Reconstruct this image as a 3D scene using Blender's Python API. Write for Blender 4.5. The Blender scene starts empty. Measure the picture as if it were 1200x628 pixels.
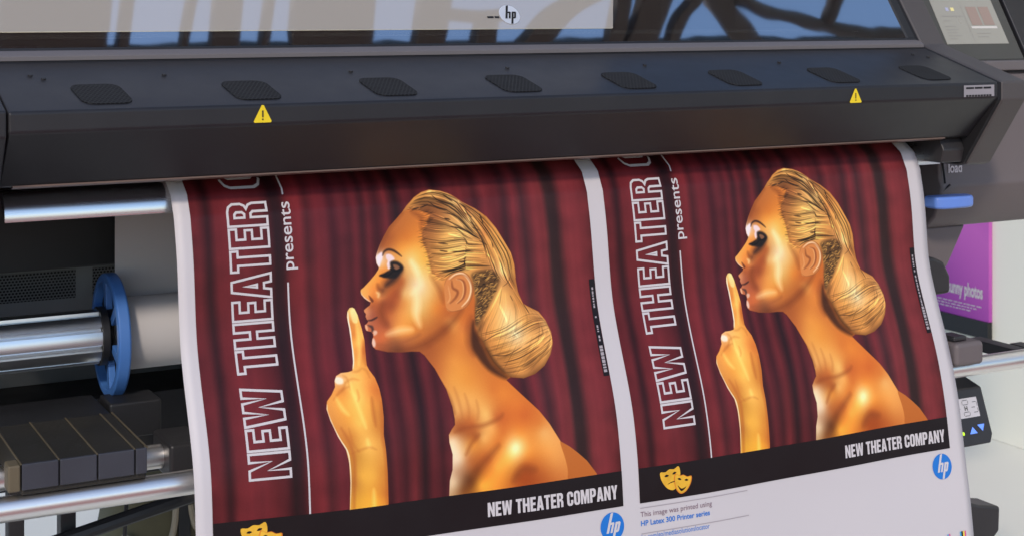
import bpy, bmesh, math, random
import numpy as np
from mathutils import Vector, Matrix, geometry
random.seed(7); rng = np.random.default_rng(11)
R = math.radians
sc = bpy.context.scene
COL = sc.collection
H = 1.30            # height of the camera above the floor; z below is measured from eye level

ART = {
  'body_outline': [(384.2,32.5),(369.3,35.7),(355.3,42.7),(340.7,54.2),(332.8,63.1),(321.3,73.4),(308,85),(298,98.4),(289.7,111.8),(284,123.9),(282.1,130.2),(283,138.6),(286.4,145.5),(285.2,148.4),(279.8,155.1),(270.4,164.4),(260.2,173.3),(255.5,176.6),(254.5,178.9),(255.4,183.9),(260,190),(265.9,194.6),(269.8,197),(268.1,200.8),(262.6,204.2),(257.8,207.6),(258.3,210.4),(260.6,213.4),(259.6,217.6),(261.4,222.2),(263.4,224.8),(261,227.6),(257.3,230),(257.1,234.1),(259,238.3),(262.7,239.7),(266.1,240.4),(268.7,243.8),(268.6,247.7),(266.1,252.2),(264.8,257.5),(266.1,262.3),(269.7,266.2),(274.6,267.5),(287.9,271.4),(310,273.5),(326.9,273.6),(339.6,274.7),(346.4,280.4),(360,300.8),(373.6,331.4),(379.1,356.9),(380.1,373.9),(379.4,382.2),(372.9,388.6),(367.3,395.7),(367.2,406.6),(371.2,424.8),(369.8,447.1),(364.4,462.6),(361.9,488),(619.9,527.5),(622.1,483.9),(605.7,461.8),(591,448.5),(576.2,436.8),(561.2,427.5),(544.2,398.5),(528.7,377.9),(499.5,349),(479.4,328.4),(487.8,325.2),(510.6,328.9),(532.1,324.6),(551.8,314.4),(566,298.9),(573.5,282.5),(573.4,265.4),(566.8,247.6),(555.9,233.2),(536,222.6),(529.5,218.2),(522.4,199.7),(519.7,178.6),(520.3,177.3),(519.4,156.6),(514.8,138.1),(504.2,119.3),(491.9,98),(476.9,79.2),(458.3,65.4),(434,52.5),(411.9,37.7),(434.6,51.6),(419.3,41.5),(403,35.4)],
  'hair_outline': [(332.8,63.1),(340.7,54.2),(355.3,42.7),(369.3,35.7),(384.2,32.5),(403,35.4),(419.3,41.5),(434.6,51.6),(411.9,37.7),(434,52.5),(458.3,65.4),(476.9,79.2),(491.9,98),(504.2,119.3),(514.8,138.1),(519.4,156.6),(520.3,177.3),(519.7,178.6),(522.4,199.7),(529.5,218.2),(536,222.6),(555.9,233.2),(566.8,247.6),(573.4,265.4),(573.5,282.5),(566,298.9),(551.8,314.4),(532.1,324.6),(510.6,328.9),(487.8,325.2),(476.5,315.9),(463.2,301),(453.9,280.7),(449.6,269.1),(443.3,258.8),(440.9,246),(446.9,229.3),(445.4,205.6),(444.7,181.9),(438.3,168),(425.3,162),(408.5,165.8),(395.2,168.1),(391.3,170.9),(374.5,160.2),(371.1,140.9),(368.4,126.5),(362.4,111.8),(362.5,96.2),(374.1,81.3),(379,69.6),(359,61.5),(345.3,59.8)],
  'bun_outline': [(491.1,183.9),(500.6,193.5),(518.2,196.4),(529.5,218.2),(536,222.6),(555.9,233.2),(566.8,247.6),(573.4,265.4),(573.5,282.5),(566,298.9),(551.8,314.4),(532.1,324.6),(510.6,328.9),(487.8,325.2),(476.5,315.9),(463.2,301),(453.9,280.7),(449.6,269.1),(442.5,257.9),(455.1,241.5),(475.1,213.8)],
  'nape_outline': [(445.2,165.6),(475.7,161.8),(490.3,173.4),(487.4,188.1),(471.7,213.6),(456.7,233.1),(442.5,246.1),(443.8,226.1),(447.3,202.8),(444.9,178.9)],
  'neck_shadow': [(439.2,237.4),(440.3,257.2),(447.9,277.4),(459.3,303.4),(481.2,324.6),(471.3,323.7),(450.9,310.9),(435.4,290.2),(428.9,273),(433.1,248.1)],
  'ear_outline': [(394.3,181),(400.1,169.7),(412,163.1),(425.4,161.4),(436.6,167.9),(442.4,180.2),(443.1,193.6),(436.9,207.9),(426.2,217.3),(411.1,220.5),(401.2,220.3),(394.4,214.8)],
  'arm_outline': [(239.7,202.1),(235.4,202.6),(231.3,207.6),(229.9,216),(232,232.1),(232.7,247.6),(232.4,265.3),(231.3,280.3),(227.9,293),(221.2,294.4),(209.9,294.7),(201.6,298.3),(198,304.9),(197.1,313.4),(189.7,323.7),(181.5,331.5),(180.4,334.8),(178.8,341.8),(182.1,357.8),(190.5,381),(200.8,400),(203.8,418.8),(203.9,447.2),(200.6,494.2),(262.5,501.5),(264,438),(263.7,406.2),(262.6,384.9),(266.2,360.9),(267.3,337),(266,320.5),(261.8,305.3),(255,294.7),(252.1,287),(253,269.5),(254.2,251.8),(251.9,233.7),(247.7,214.7),(243.2,204.2)],
  'skin_samples': [(347.5,70.3,190,115,50),(325.1,84.5,185,110,50),(306.4,98.9,165,92,45),(294.6,113.6,170,95,50),(355.6,89.5,205,125,45),(336.7,103.9,205,122,40),(325,118.8,225,150,60),(352.6,117.5,226,160,70),(341.2,135.7,230,188,130),(361.7,140.3,226,166,75),(347,155,226,188,135),(352.8,174.4,224,194,168),(338.4,182.7,226,188,145),(322.2,169,185,105,48),(314.2,187.1,172,92,45),(303,201.8,150,78,42),(368.9,191.3,220,170,110),(386.3,192.6,200,125,60),(381.1,167,225,160,80),(326.9,200.5,215,145,75),(286.2,131.9,232,208,210),(307.5,89.7,180,105,48),(367.2,109,215,135,55),(274.7,171.7,228,145,62),(264,183.4,236,168,92),(282,159.8,232,150,60),(277.5,189.9,200,110,42),(268.1,196,205,120,60),(289.2,150.9,225,140,55),(292,217.2,196,108,54),(315.6,215.7,215,140,70),(334.9,225.6,216,152,72),(343.1,212.9,216,178,125),(345.4,181.5,217,188,165),(323.1,186.5,215,165,112),(307.8,196.9,185,98,48),(289.6,200.5,160,82,48),(308.1,239.8,222,148,72),(285,249,204,112,58),(292.8,232.1,165,88,56),(332.6,244.8,214,138,58),(315.3,260.8,180,105,58),(276.5,257.7,190,100,55),(300.3,264.3,125,78,55),(264,210.1,205,135,100),(270.7,215.5,160,88,68),(278.4,207.9,175,95,55),(269.8,202.3,165,90,55),(281.5,188.3,232,160,95),(264,182.1,232,150,75),(278.5,179.8,215,130,60),(337.3,236.9,205,125,50),(377.7,214,212,128,42),(388.9,245.1,168,92,35),(420.4,235,198,113,36),(425.3,260.6,214,130,45),(355.7,267.4,165,90,40),(307.9,268.4,125,72,45),(385.8,170.6,216,150,85),(392.1,148.8,215,150,80),(399.7,237.1,215,150,80),(404.1,265.4,205,125,50),(421.3,244.4,200,115,50),(420.8,280.6,198,118,48),(392.5,292.1,215,140,60),(409.5,304.5,215,140,55),(427.8,261.7,175,100,45),(397.5,225.3,180,100,45),(362.3,307.7,190,110,50),(382.3,317.2,215,145,65),(410.7,322.8,215,140,55),(452.2,339,204,118,40),(469.4,346.8,215,130,42),(412,350.7,222,158,88),(387.3,363.7,215,155,95),(434,373,228,176,108),(406.6,380.5,190,105,40),(386.7,389.1,160,84,35),(451.6,379.5,188,98,35),(492.4,364.7,210,120,36),(500.9,381.4,198,103,26),(525.1,396.5,206,122,46),(531.3,410.2,222,162,102),(479.9,425.7,255,228,195),(475.7,431.7,253,222,172),(463.5,441.8,236,176,82),(444.1,449.3,236,160,62),(428.2,463.6,226,142,36),(416.3,475.1,240,166,52),(450.2,417.4,205,115,30),(430,437.9,186,98,30),(410.5,451.8,145,78,26),(398.4,466.5,105,58,25),(386.6,479.6,130,75,36),(492.9,455,182,93,20),(480.3,469.8,168,83,15),(503.5,466,168,83,20),(536.8,437.2,225,152,78),(547,454.8,215,142,72),(557,475.7,200,122,58),(525.9,475.2,182,98,34),(373.5,402.5,226,192,168),(379.6,419.3,226,192,168),(382.4,432.5,222,190,170),(374.6,450.3,192,148,124),(371.1,466.6,216,182,158),(396.9,434.1,188,118,70),(406.5,412.5,215,140,50),(412,402.8,165,88,30),(424,406.4,226,166,100),(441.5,394.1,226,160,90),(397.4,405.1,190,122,66),(399.8,445.8,175,105,58),(372.1,393.2,190,120,70),(489.2,405.5,222,140,50),(507.2,420.6,220,142,60),(501.8,439.7,222,140,48),(458.9,402.1,205,115,35),(502.3,337.4,200,115,38)],
  'arm2': [(560.4,427.4),(576.2,436.8),(591,448.5),(605.7,461.8),(622.1,483.9),(619.9,527.5),(568.6,520.7),(569.7,474),(566.8,453.9)],
  'arm_samples': [(239.2,208.7,236,196,132),(241.5,255.9,236,172,82),(238.5,243,212,130,50),(248.7,264.1,204,114,40),(249.2,243.8,240,180,92),(236.2,305.6,236,176,92),(220.6,314.1,236,180,92),(250.2,321.6,220,140,60),(208.8,318,214,138,60),(205.4,305.5,222,170,130),(197,321.9,225,150,66),(245.5,222.5,226,165,85),(235.4,224.4,205,130,60),(242.3,286.2,226,160,75),(258.6,322.3,205,120,45),(197.6,336.9,230,160,70),(229.5,330.7,241,192,104),(251.2,344.6,220,150,60),(207.9,355.6,226,156,62),(226.6,366.3,236,182,88),(254.7,375,200,128,46),(210.6,382.9,202,130,48),(235.9,397.4,236,182,92),(217.1,410.7,198,136,48),(222.6,439.8,226,166,62),(239.6,441.7,226,166,66),(257.8,437.3,202,130,44),(214,476.7,216,156,42),(241.2,479.8,236,170,42),(258.9,469.2,196,116,38),(208.6,447.7,180,116,48),(185.5,347.7,215,145,70),(261.5,354.5,195,122,45),(194.7,375.4,205,135,60)],
  'hair_samples': [(353.8,48.7,200,140,60),(388.9,35.2,225,175,95),(377.1,56.3,125,78,36),(402.4,51.4,155,102,46),(392.7,72.9,150,95,45),(379.5,94.2,165,105,48),(403.6,98.8,226,172,82),(426.7,112.9,238,188,98),(377.1,116,165,110,48),(404.9,121,234,182,88),(432.3,138.8,234,182,92),(382.2,148.1,185,130,58),(409.9,156.4,226,172,82),(388.2,164.3,175,116,50),(364.2,61.8,120,74,36),(422.8,50.6,238,194,114),(444.5,82.4,238,194,114),(440.8,66.9,145,92,44),(461.4,86,190,130,55),(470.6,104.3,165,106,48),(482.1,105,212,152,66),(497.5,131.8,228,168,78),(510.6,156,205,145,60),(495.3,165.2,238,194,118),(476.4,140.6,200,140,65),(480.3,171.8,145,92,44),(515.3,174.4,180,125,55),(453.8,131.4,216,156,72),(452.9,146.7,206,146,66),(511.9,181,165,106,48),(493.2,200.4,236,182,92),(497.5,230.5,247,208,134),(473.9,228.6,226,162,72),(454,247,188,124,54),(468.8,256.7,226,162,72),(511.3,264.4,250,224,166),(480.9,280.2,220,155,65),(528.6,247.4,226,166,76),(519.2,217.4,186,126,54),(541.8,234.1,196,140,68),(552.5,249.3,165,110,52),(569.6,250.7,232,182,102),(543,277.1,226,166,82),(558.8,284.1,215,155,75),(526.5,289.8,198,138,58),(551.7,300.5,200,140,62),(494.6,295.4,205,140,55),(470.9,296.1,176,116,48),(507.5,313.2,214,150,65),(486.3,316.8,160,104,44),(530.9,315.3,160,106,48),(459.4,270,198,132,54)],
  'hairline': [(345.3,59.8),(359,61.5),(379,69.6),(374.1,81.3),(362.5,96.2),(362.4,111.8),(368.4,126.5),(371.1,140.9),(374.5,160.2),(391.3,170.9)],
  'curtain': [(-1.7,105,28,36),(12,122,36,44),(24.6,60,20,26),(37.2,122,34,42),(54.9,135,38,48),(72.8,128,38,48),(93.4,118,34,42),(112.9,95,30,38),(123.4,48,20,26),(132.6,58,24,30),(145.8,128,36,44),(161.8,140,40,50),(175.2,92,32,40),(191.4,130,38,50),(204.9,118,36,48),(215.8,84,28,40),(229.5,112,36,48),(243.3,92,32,42),(253,120,36,48),(265.5,74,28,36),(276.7,118,36,46),(290.7,80,28,36),(307.7,126,38,46),(324.8,52,24,30),(339.1,118,36,46),(356.4,80,28,36),(375.2,128,40,50),(389.9,70,30,38),(409,122,40,50),(434.2,128,40,48),(456.7,92,34,42),(474.8,138,44,54),(494.6,118,38,48),(511.5,78,34,42),(528.4,145,46,58),(545.5,82,38,46),(564.3,138,46,56),(581.6,140,48,56),(591.1,62,36,38),(603.8,66,36,38),(618.2,138,46,54),(637.5,150,48,58),(653.7,132,42,50),(666.7,120,38,44)],
  'bun_wrap': [[[(444.3,258.9),(486.5,252.5),(531.6,233.3),(558.6,236.9)],[(454.6,280.7),(499.2,273.3),(547.2,257.5),(570.7,253.7)]],[[(454.6,280.7),(499.2,273.3),(547.2,257.5),(570.7,253.7)],[(463.8,301),(507.9,296.6),(552.6,280.7),(574.2,271.2)]],[[(463.8,301),(507.9,296.6),(552.6,280.7),(574.2,271.2)],[(481.8,321.9),(516.2,319.5),(555.1,300.8),(571.2,288)]]],
  'cheek_dark': [[(322.5,168.1),(310.1,190.5),(296.4,206),(286.6,218.4),(287.6,230)],[(296.5,177.9),(290.8,182.5),(288.8,185.6)],[(274.2,260.6),(300.7,262),(330.6,255.7),(343.9,250.5)]],
  'cheek_light': [[(341,138.8),(350.3,158.4),(352.6,177.5),(338,188.9)],[(345.4,181.5),(345.8,201.5),(342.5,221.2),(346.2,238)],[(290.9,246.3),(313.2,241.7),(333.1,241.7)],[(340.5,140.9),(347.3,149.8),(352,158.6)]],
  'shadows': [[(275.7,269.5),(311.8,271.2),(356.1,262.5),(396.5,240.7),(421,219.3)],[(332.6,64.7),(317.3,77.8),(303.7,92.6),(293.4,108.9),(287.4,122.6)],[(282.6,170.2),(284.4,176.9),(290.9,180.7)],[(289.7,198.9),(285.4,210.1),(288.1,221.8),(292.8,232.1)],[(366.6,321.9),(376.5,344.3),(381.3,366.2)],[(436.7,231.4),(428.9,247.8),(425.1,267.1),(429.5,286.9)],[(398,472.9),(412.3,452),(432.1,434.9),(450,420.7)],[(472.3,475.3),(488.6,461),(511.4,463.7)],[(372.6,163.2),(386.7,186.3),(390.5,205.5)],[(348.2,64),(362.7,74.3),(362.5,90)]],
  'lashes': [[(286.9,157.6),(294.1,156.9),(301.6,152.4)],[(292.1,160.1),(301.2,158.3),(310.6,152.2)],[(305.4,148.5),(314.2,152.5),(325.4,149.1)]],
  'smoke': [(323.4,151.5),(310,163.9),(296.8,173),(288.9,184)],
  'knuckles': [[(214.6,308.7),(225.1,304.7),(236,306.8)],[(199.3,324.5),(208.8,318),(214.6,308.7)],[(230.8,319.9),(231.8,329.8),(229.3,335.6)],[(244.8,291.4),(250.6,295.6),(253.4,304.6)]],
  'arm_light': [[(244.8,225.2),(244.9,246),(243.8,266.2),(239.5,285.9)],[(220.6,306.8),(222.5,319.2),(228.1,334.3)],[(223.8,324.2),(229.7,348.7),(235.9,373.2)],[(235.5,388.3),(237.2,400.6)],[(240.4,460.7),(239.9,495.6)],[(195.8,327.8),(203.3,343.4),(211.7,353)]],
  'arm_shadow': [[(253.1,251.8),(251.9,269.4),(250.7,286.9)],[(265.3,339.9),(263.6,363.7),(260.8,387.8),(262.6,412.4),(262.3,444.2),(260.5,498)],[(197.1,369.6),(207.7,391.7),(211.9,413.3),(210.3,447.9),(207.4,491.8)],[(251.7,332.6),(251.2,353.6),(251.7,371.7)]],
  'hair_guides': [[[(360.9,41.4),(385.2,35.7),(405.6,39.2),(427.8,49.7),(433.2,58.8),(452.5,87.9),(465.3,111.6)],[(342.1,57.4),(366.7,55),(397.3,63.7),(423.6,81.1),(445.9,103),(462.3,112.6)]],[[(345.3,59.1),(379.3,67.4),(406.1,78.5),(436,96.1),(462.2,113.9)],[(365.5,108.9),(394.7,114.6),(433.9,113.3),(440.2,120.2),(466,121.9)]],[[(365.1,112),(394.7,114.6),(433.9,113.3),(440.2,120.2),(466,121.9)],[(373.1,153.8),(402.6,159),(431.5,151.6),(432.9,145.3),(472.9,150.7)]],[[(373.1,153.8),(402.8,155.9),(431.6,150),(432.9,145.3),(472.9,150.7)],[(393.1,170.4),(409.5,162.7),(431.1,158.6),(437.7,159.7),(479.6,160.2)]],[[(428.4,50.9),(458,67.9),(478.7,87),(498.5,116.3),(512.9,143.2),(517.4,177.1),(525.6,203)],[(433.2,58.8),(449.6,87.8),(466.2,119.3),(474.5,148.2),(485.9,174.8),(504.4,189.4)]]],
  'bun_guides': [[[(491.7,185.4),(467.9,219.2),(449.1,246.6),(444.9,258.9)],[(494.2,188.6),(484.5,223.5),(462.2,256.1),(454.6,280.7)]],[[(494.2,188.6),(484.5,223.5),(466.1,253.6),(454.6,280.7)],[(504,193.8),(514.7,228.9),(500.4,267.8),(470.1,307.1)]],[[(504,193.8),(514.7,228.9),(500.4,267.8),(470.1,307.1)],[(518.1,197.9),(544,240),(533.3,281.9),(487.9,324.7)]],[[(518.1,197.9),(544,240),(533.3,281.9),(487.9,324.7)],[(534.3,222.5),(575.3,256.9),(570.5,288),(528.6,324.8)]]],
  'dark_strokes': [[(385.7,40.6),(397.3,50.5),(423.7,58.3)],[(376.4,49.3),(394.1,61),(411.4,64.6)],[(396.9,67.5),(412.4,71),(425.9,77.1)],[(403.3,78.3),(413.7,80.5)],[(403,89.3),(420.4,92.3),(435.8,97.7),(455.7,110.9)],[(386,113.4),(405.9,116.6)],[(390.5,126.4),(405.1,129.3)],[(408,129.5),(425.7,130.4),(444.3,129.7)],[(421.1,146),(434,146)],[(403.7,39.7),(420.1,52.4)],[(395,168),(413.2,159.8),(441.8,159.3)],[(436.4,56.5),(449.9,85.3),(465.1,114.1),(473.2,145.6)],[(464.4,74.7),(469.4,91.5)],[(480.8,117.7),(483.5,130.8)],[(527.9,216.6),(540.9,238.4)],[(558.1,255.5),(558.8,271.3)],[(449.6,269.1),(482.1,257.8)],[(462.1,289.8),(488.5,292.1),(521.5,280.9)],[(475.7,304.8),(510.7,299.6),(548,286)],[(508.2,204.6),(513.1,215.4)],[(493.9,191.5),(504.7,184.9),(510.7,174.9)],[(362.8,58.6),(377.3,54.7)],[(348.6,60.9),(362.8,58.6)]],
  'light_strokes': [[(486.9,214.8),(496.4,237.7),(496.6,244.8)],[(505.5,259.7),(512.4,267.4)],[(494.2,188.6),(480.4,211.3),(461.2,236.3)],[(523.1,289.5),(549.8,277.6),(563.1,264.5)],[(569.5,259.3),(573,276.8),(563.2,295.8)],[(377.8,37.1),(386.9,35.7)],[(406.7,102.1),(434.2,110.2)],[(389.7,139.1),(418.1,137.9)],[(437.1,61.6),(448.5,85.2)],[(493.4,149.6),(500.8,170.7)],[(468.4,129.8),(484.3,154.1)]],
  'brow': [(293.9,127.6),(296.9,122),(303.4,119.1),(311.4,120.8),(319.3,126),(325.4,131.1)],
  'eye': [[(286.8,158.1),(297.9,153),(305.4,148.5),(305.9,138.5),(315.1,137.5),(323.9,142.3),(327.2,149.2),(321.3,156.4),(310,163.9),(297,169.6),(289.3,179),(288.1,169),(293.8,162.7)],[(300.3,126.4),(307.5,126.9),(313.4,134),(306.8,138.6),(305.1,147.7),(301.4,148.2),(300,141.4),(301.5,136.5),(299.1,131.3)],[(310.2,143),(316.6,143.4),(320.9,147.9),(314.3,150.8)]],
  'browlight': [(283.9,128.6),(292.4,122.5),(293.8,129.3),(290.7,137.5),(287.2,144.7),(283.6,138.6)],
  'mouth': [[(262.2,223.4),(268.4,223.5),(275.7,220.8),(278.5,219.4)],[(261.7,230.4),(266.7,235.7),(266.8,241.3),(270.8,238.5),(269.6,231.9)],[(270.3,239.2),(275.1,239.6),(275.3,243.5),(270.4,246.3),(269.2,243)],[(266.7,250.7),(269.6,250.9),(270.9,257.2),(268.9,262.5),(266.1,261.5),(265.1,256.8)],[(257.7,230.1),(260.8,231.1),(261.2,237.7),(258.6,237.5)]],
  'nostril': [(267.3,186.4),(272.4,190.9),(274.7,195.2),(271.1,196.6)],
  'nosetip': [[(280.1,182.4),(283.5,185.2),(282.2,190)],[(254.6,179.7),(256.7,185.6),(263.4,191.9),(269.4,195.6)]],
  'ear_lines': [[(403.3,171.4),(415.2,164.8),(428.5,165.2),(438.4,176.9),(440,190.4),(433.8,204.7),(421.4,214.9)],[(418.1,172.5),(427.8,176.2),(430.1,188.2),(425.8,201.1),(415.2,209.1)],[(408,174.7),(408.8,185.1),(416.6,191.5),(412.6,200.1),(402.1,208.1)],[(400.9,181.5),(402.8,199.3),(397.2,207.7)]],
  'arm_rim': [(232.1,209.5),(231.9,221.5),(233.1,237.5),(232.7,252.7),(232.8,267.8),(231.9,280.3),(229.7,290.1)],
  'arm_rim2': [(180.8,336.1),(179.8,345.8),(184.4,363.9),(192.8,384.2),(202.3,401.6),(204.8,418.9),(204.9,447.3),(201.7,487.9)],
  'thumbnail': [(199.1,301.3),(204.9,300),(211.3,303.5),(210.3,309.6),(203.2,310.2),(198.7,307.4)],
  'arm_dark': [[(208.9,370.7),(212.7,392.2),(221.2,405)],[(228.1,295),(236.7,294.5),(242.8,291.2)],[(212.1,298.6),(218.2,304.1),(219.7,319)],[(192,330.5),(204.1,319.6),(218.7,314.8)],[(207.4,406.6),(235.5,400.4),(248.7,404.7)]],
  'collar': [[(378.8,392.3),(401.5,388.4),(427.6,388),(455.1,381.4),(463.6,376)],[(393.7,427.3),(403.9,412.3),(417.9,400.9)]],
  'tendons': [[(386.9,329.9),(391.4,351.8),(393.8,379.9)],[(403.1,340.6),(406,362.4),(402.3,383.8)],[(421.1,351.5),(421.9,367.1),(417.9,379.2)]],
}


# ------------------------------------------------------------------ materials
def lin(c):
    c = np.asarray(c, float)/255
    return np.where(c <= .04045, c/12.92, ((c+.055)/1.055)**2.4)
def pmat(name, col, rough=.5, metal=0., spec=.5, vary=.12, scale=18., bump=0., bscale=400., coat=0., dust=0., streak=None):
    m = bpy.data.materials.new(name); m.use_nodes = True
    nt = m.node_tree; b = nt.nodes['Principled BSDF']
    tc = nt.nodes.new('ShaderNodeTexCoord')
    mp = nt.nodes.new('ShaderNodeMapping'); nt.links.new(tc.outputs['Object'], mp.inputs[0])
    if streak: mp.inputs['Scale'].default_value = streak
    nz = nt.nodes.new('ShaderNodeTexNoise'); nz.inputs['Scale'].default_value = scale; nz.inputs['Detail'].default_value = 6
    nt.links.new(mp.outputs[0], nz.inputs['Vector'])
    mx = nt.nodes.new('ShaderNodeMix'); mx.data_type = 'RGBA'
    c = np.array(col, float)
    mx.inputs[6].default_value = (*(c*(1-vary)), 1); mx.inputs[7].default_value = (*np.minimum(c*(1+vary), 1), 1)
    nt.links.new(nz.outputs['Fac'], mx.inputs[0]); nt.links.new(mx.outputs[2], b.inputs['Base Color'])
    mr = nt.nodes.new('ShaderNodeMapRange'); mr.inputs[3].default_value = max(rough*.8, .02); mr.inputs[4].default_value = min(rough*1.2, 1)
    nt.links.new(nz.outputs['Fac'], mr.inputs[0]); nt.links.new(mr.outputs[0], b.inputs['Roughness'])
    b.inputs['Metallic'].default_value = metal; b.inputs['Specular IOR Level'].default_value = spec
    if dust:
        n3 = nt.nodes.new('ShaderNodeTexNoise'); n3.inputs['Scale'].default_value = 420; n3.inputs['Detail'].default_value = 1
        n4 = nt.nodes.new('ShaderNodeTexNoise'); n4.inputs['Scale'].default_value = 7; n4.inputs['Detail'].default_value = 5
        for n in (n3, n4): nt.links.new(tc.outputs['Object'], n.inputs['Vector'])
        r3 = nt.nodes.new('ShaderNodeMapRange'); r3.inputs[1].default_value = .70; r3.inputs[2].default_value = .78; nt.links.new(n3.outputs['Fac'], r3.inputs[0])
        r4 = nt.nodes.new('ShaderNodeMapRange'); r4.inputs[1].default_value = .45; r4.inputs[2].default_value = .75; r4.inputs[4].default_value = .35; nt.links.new(n4.outputs['Fac'], r4.inputs[0])
        ad = nt.nodes.new('ShaderNodeMath'); ad.operation = 'ADD'; ad.use_clamp = True; nt.links.new(r3.outputs[0], ad.inputs[0]); nt.links.new(r4.outputs[0], ad.inputs[1])
        ml = nt.nodes.new('ShaderNodeMath'); ml.operation = 'MULTIPLY'; ml.inputs[1].default_value = dust; nt.links.new(ad.outputs[0], ml.inputs[0])
        m2 = nt.nodes.new('ShaderNodeMix'); m2.data_type = 'RGBA'; nt.links.new(ml.outputs[0], m2.inputs[0]); nt.links.new(mx.outputs[2], m2.inputs[6]); m2.inputs[7].default_value = (.20,.19,.18,1)
        nt.links.new(m2.outputs[2], b.inputs['Base Color'])
    if coat: b.inputs['Coat Weight'].default_value = coat
    if bump:
        n2 = nt.nodes.new('ShaderNodeTexNoise'); n2.inputs['Scale'].default_value = bscale; n2.inputs['Detail'].default_value = 3
        nt.links.new(tc.outputs['Object'], n2.inputs['Vector'])
        bp = nt.nodes.new('ShaderNodeBump'); bp.inputs['Strength'].default_value = bump; bp.inputs['Distance'].default_value = .001
        nt.links.new(n2.outputs['Fac'], bp.inputs['Height']); nt.links.new(bp.outputs[0], b.inputs['Normal'])
    return m
def emit_mat(name, col, strength, rough=.3):
    m = pmat(name, col, rough, vary=.02); b = m.node_tree.nodes['Principled BSDF']
    b.inputs['Emission Color'].default_value = (*col, 1); b.inputs['Emission Strength'].default_value = strength
    return m
def perf_mat(name, base, hole, pitch, rad):
    """plastic plate pierced by a staggered grid of round holes (uv in metres)"""
    m = pmat(name, base, .7, bump=.2, spec=.15); nt = m.node_tree; b = nt.nodes['Principled BSDF']
    src = b.inputs['Base Color'].links[0].from_socket
    uv = nt.nodes.new('ShaderNodeUVMap'); sx = nt.nodes.new('ShaderNodeSeparateXYZ'); nt.links.new(uv.outputs[0], sx.inputs[0])
    def M(op, a, c=None):
        n = nt.nodes.new('ShaderNodeMath'); n.operation = op
        for i, v in enumerate((a, c)):
            if v is None: continue
            if isinstance(v, (int, float)): n.inputs[i].default_value = v
            else: nt.links.new(v, n.inputs[i])
        return n.outputs[0]
    x = M('DIVIDE', sx.outputs[0], pitch); y = M('DIVIDE', sx.outputs[1], pitch*.866)
    odd = M('MULTIPLY', M('MODULO', M('FLOOR', y), 2), .5)
    fx = M('SUBTRACT', M('FRACT', M('ADD', x, odd)), .5); fy = M('SUBTRACT', M('FRACT', y), .5)
    d = M('SQRT', M('ADD', M('MULTIPLY', fx, fx), M('MULTIPLY', fy, fy)))
    k = M('LESS_THAN', d, rad)
    mx = nt.nodes.new('ShaderNodeMix'); mx.data_type = 'RGBA'
    nt.links.new(k, mx.inputs[0]); nt.links.new(src, mx.inputs[6]); mx.inputs[7].default_value = (*hole, 1)
    nt.links.new(mx.outputs[2], b.inputs['Base Color'])
    return m

M = {}
M['shell']  = pmat('charcoal_plastic', (.019,.0188,.022), .36, spec=.35, dust=.08, bump=.12, bscale=900, vary=.06)
M['shell2'] = pmat('warm_grey_plastic', (.125,.105,.107), .55, dust=.06, bump=.15, bscale=900, vary=.05, scale=6)
M['capshell'] = pmat('end_cap_plastic', (.066,.058,.058), .5, dust=.08, bump=.15, bscale=900, vary=.05, scale=6)
M['shell3'] = pmat('lighter_grey_plastic', (.125,.112,.115), .5, bump=.12, bscale=900, vary=.05)
M['black']  = pmat('black_plastic', (.012,.012,.014), .5, bump=.1)
M['dark']   = pmat('dark_plastic', (.022,.021,.023), .45, dust=.1, bump=.15)
M['seam']   = pmat('gap_shadow', (.004,.004,.006), .8)
M['perf']   = perf_mat('perforated_plate', (.030,.030,.031), (.005,.005,.006), .0062, .36)
M['perf2']  = perf_mat('perforated_grey', (.13,.135,.14), (.010,.010,.011), .006, .36)
M['steel']  = pmat('brushed_steel', (.80,.80,.80), .26, metal=1, vary=.05, streak=(1,120,120), scale=3)
M['tube']   = pmat('satin_tube', (.88,.85,.82), .34, metal=1, vary=.04, streak=(.6,60,60), scale=3)
M['alu']    = pmat('extruded_aluminium', (.80,.82,.84), .32, metal=1, vary=.05, streak=(.8,80,80), scale=3)
M['lip']    = pmat('bronze_strip', (.16,.11,.09), .4, metal=.3)
M['greypanel'] = pmat('grey_panel', (.17,.18,.185), .5, bump=.1)
M['blue']   = pmat('blue_plastic', (.055,.165,.46), .42, bump=.12, vary=.08)
M['bluelever'] = pmat('blue_lever_plastic', (.13,.26,.72), .35, bump=.1)
M['cream']  = pmat('cream_cover', (.50,.455,.40), .5, vary=.03, scale=3)
_nt = M['cream'].node_tree; _g = _nt.nodes.new('ShaderNodeBsdfGlossy'); _g.inputs['Roughness'].default_value = .03; _g.inputs[0].default_value = (1,1,1,1)
_m = _nt.nodes.new('ShaderNodeMixShader'); _m.inputs[0].default_value = .42; _o = _nt.nodes['Material Output']
_nt.links.new(_nt.nodes['Principled BSDF'].outputs[0], _m.inputs[1]); _nt.links.new(_g.outputs[0], _m.inputs[2]); _nt.links.new(_m.outputs[0], _o.inputs[0])
_b = M['cream'].node_tree.nodes['Principled BSDF']; _b.inputs['Roughness'].default_value = .5
M['rail']   = pmat('brown_rail', (.10,.085,.08), .4)
M['paper']  = pmat('paper', (.555,.525,.54), .48, spec=.35, vary=.012, scale=5, bump=.03, bscale=300)
M['rollpaper'] = pmat('roll_paper', (.52,.505,.51), .6, spec=.3, vary=.02, scale=4)
M['ink_black'] = pmat('black_ink', (.010,.006,.007), .42, spec=.25, vary=.1)
M['ink_white'] = pmat('white_ink', (.58,.545,.555), .45, vary=.02)
M['ink_grey']  = pmat('grey_ink', (.36,.32,.34), .5, vary=.03)
M['ink_purple'] = pmat('purple_grey_ink', (.20,.13,.17), .5, vary=.05)
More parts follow.
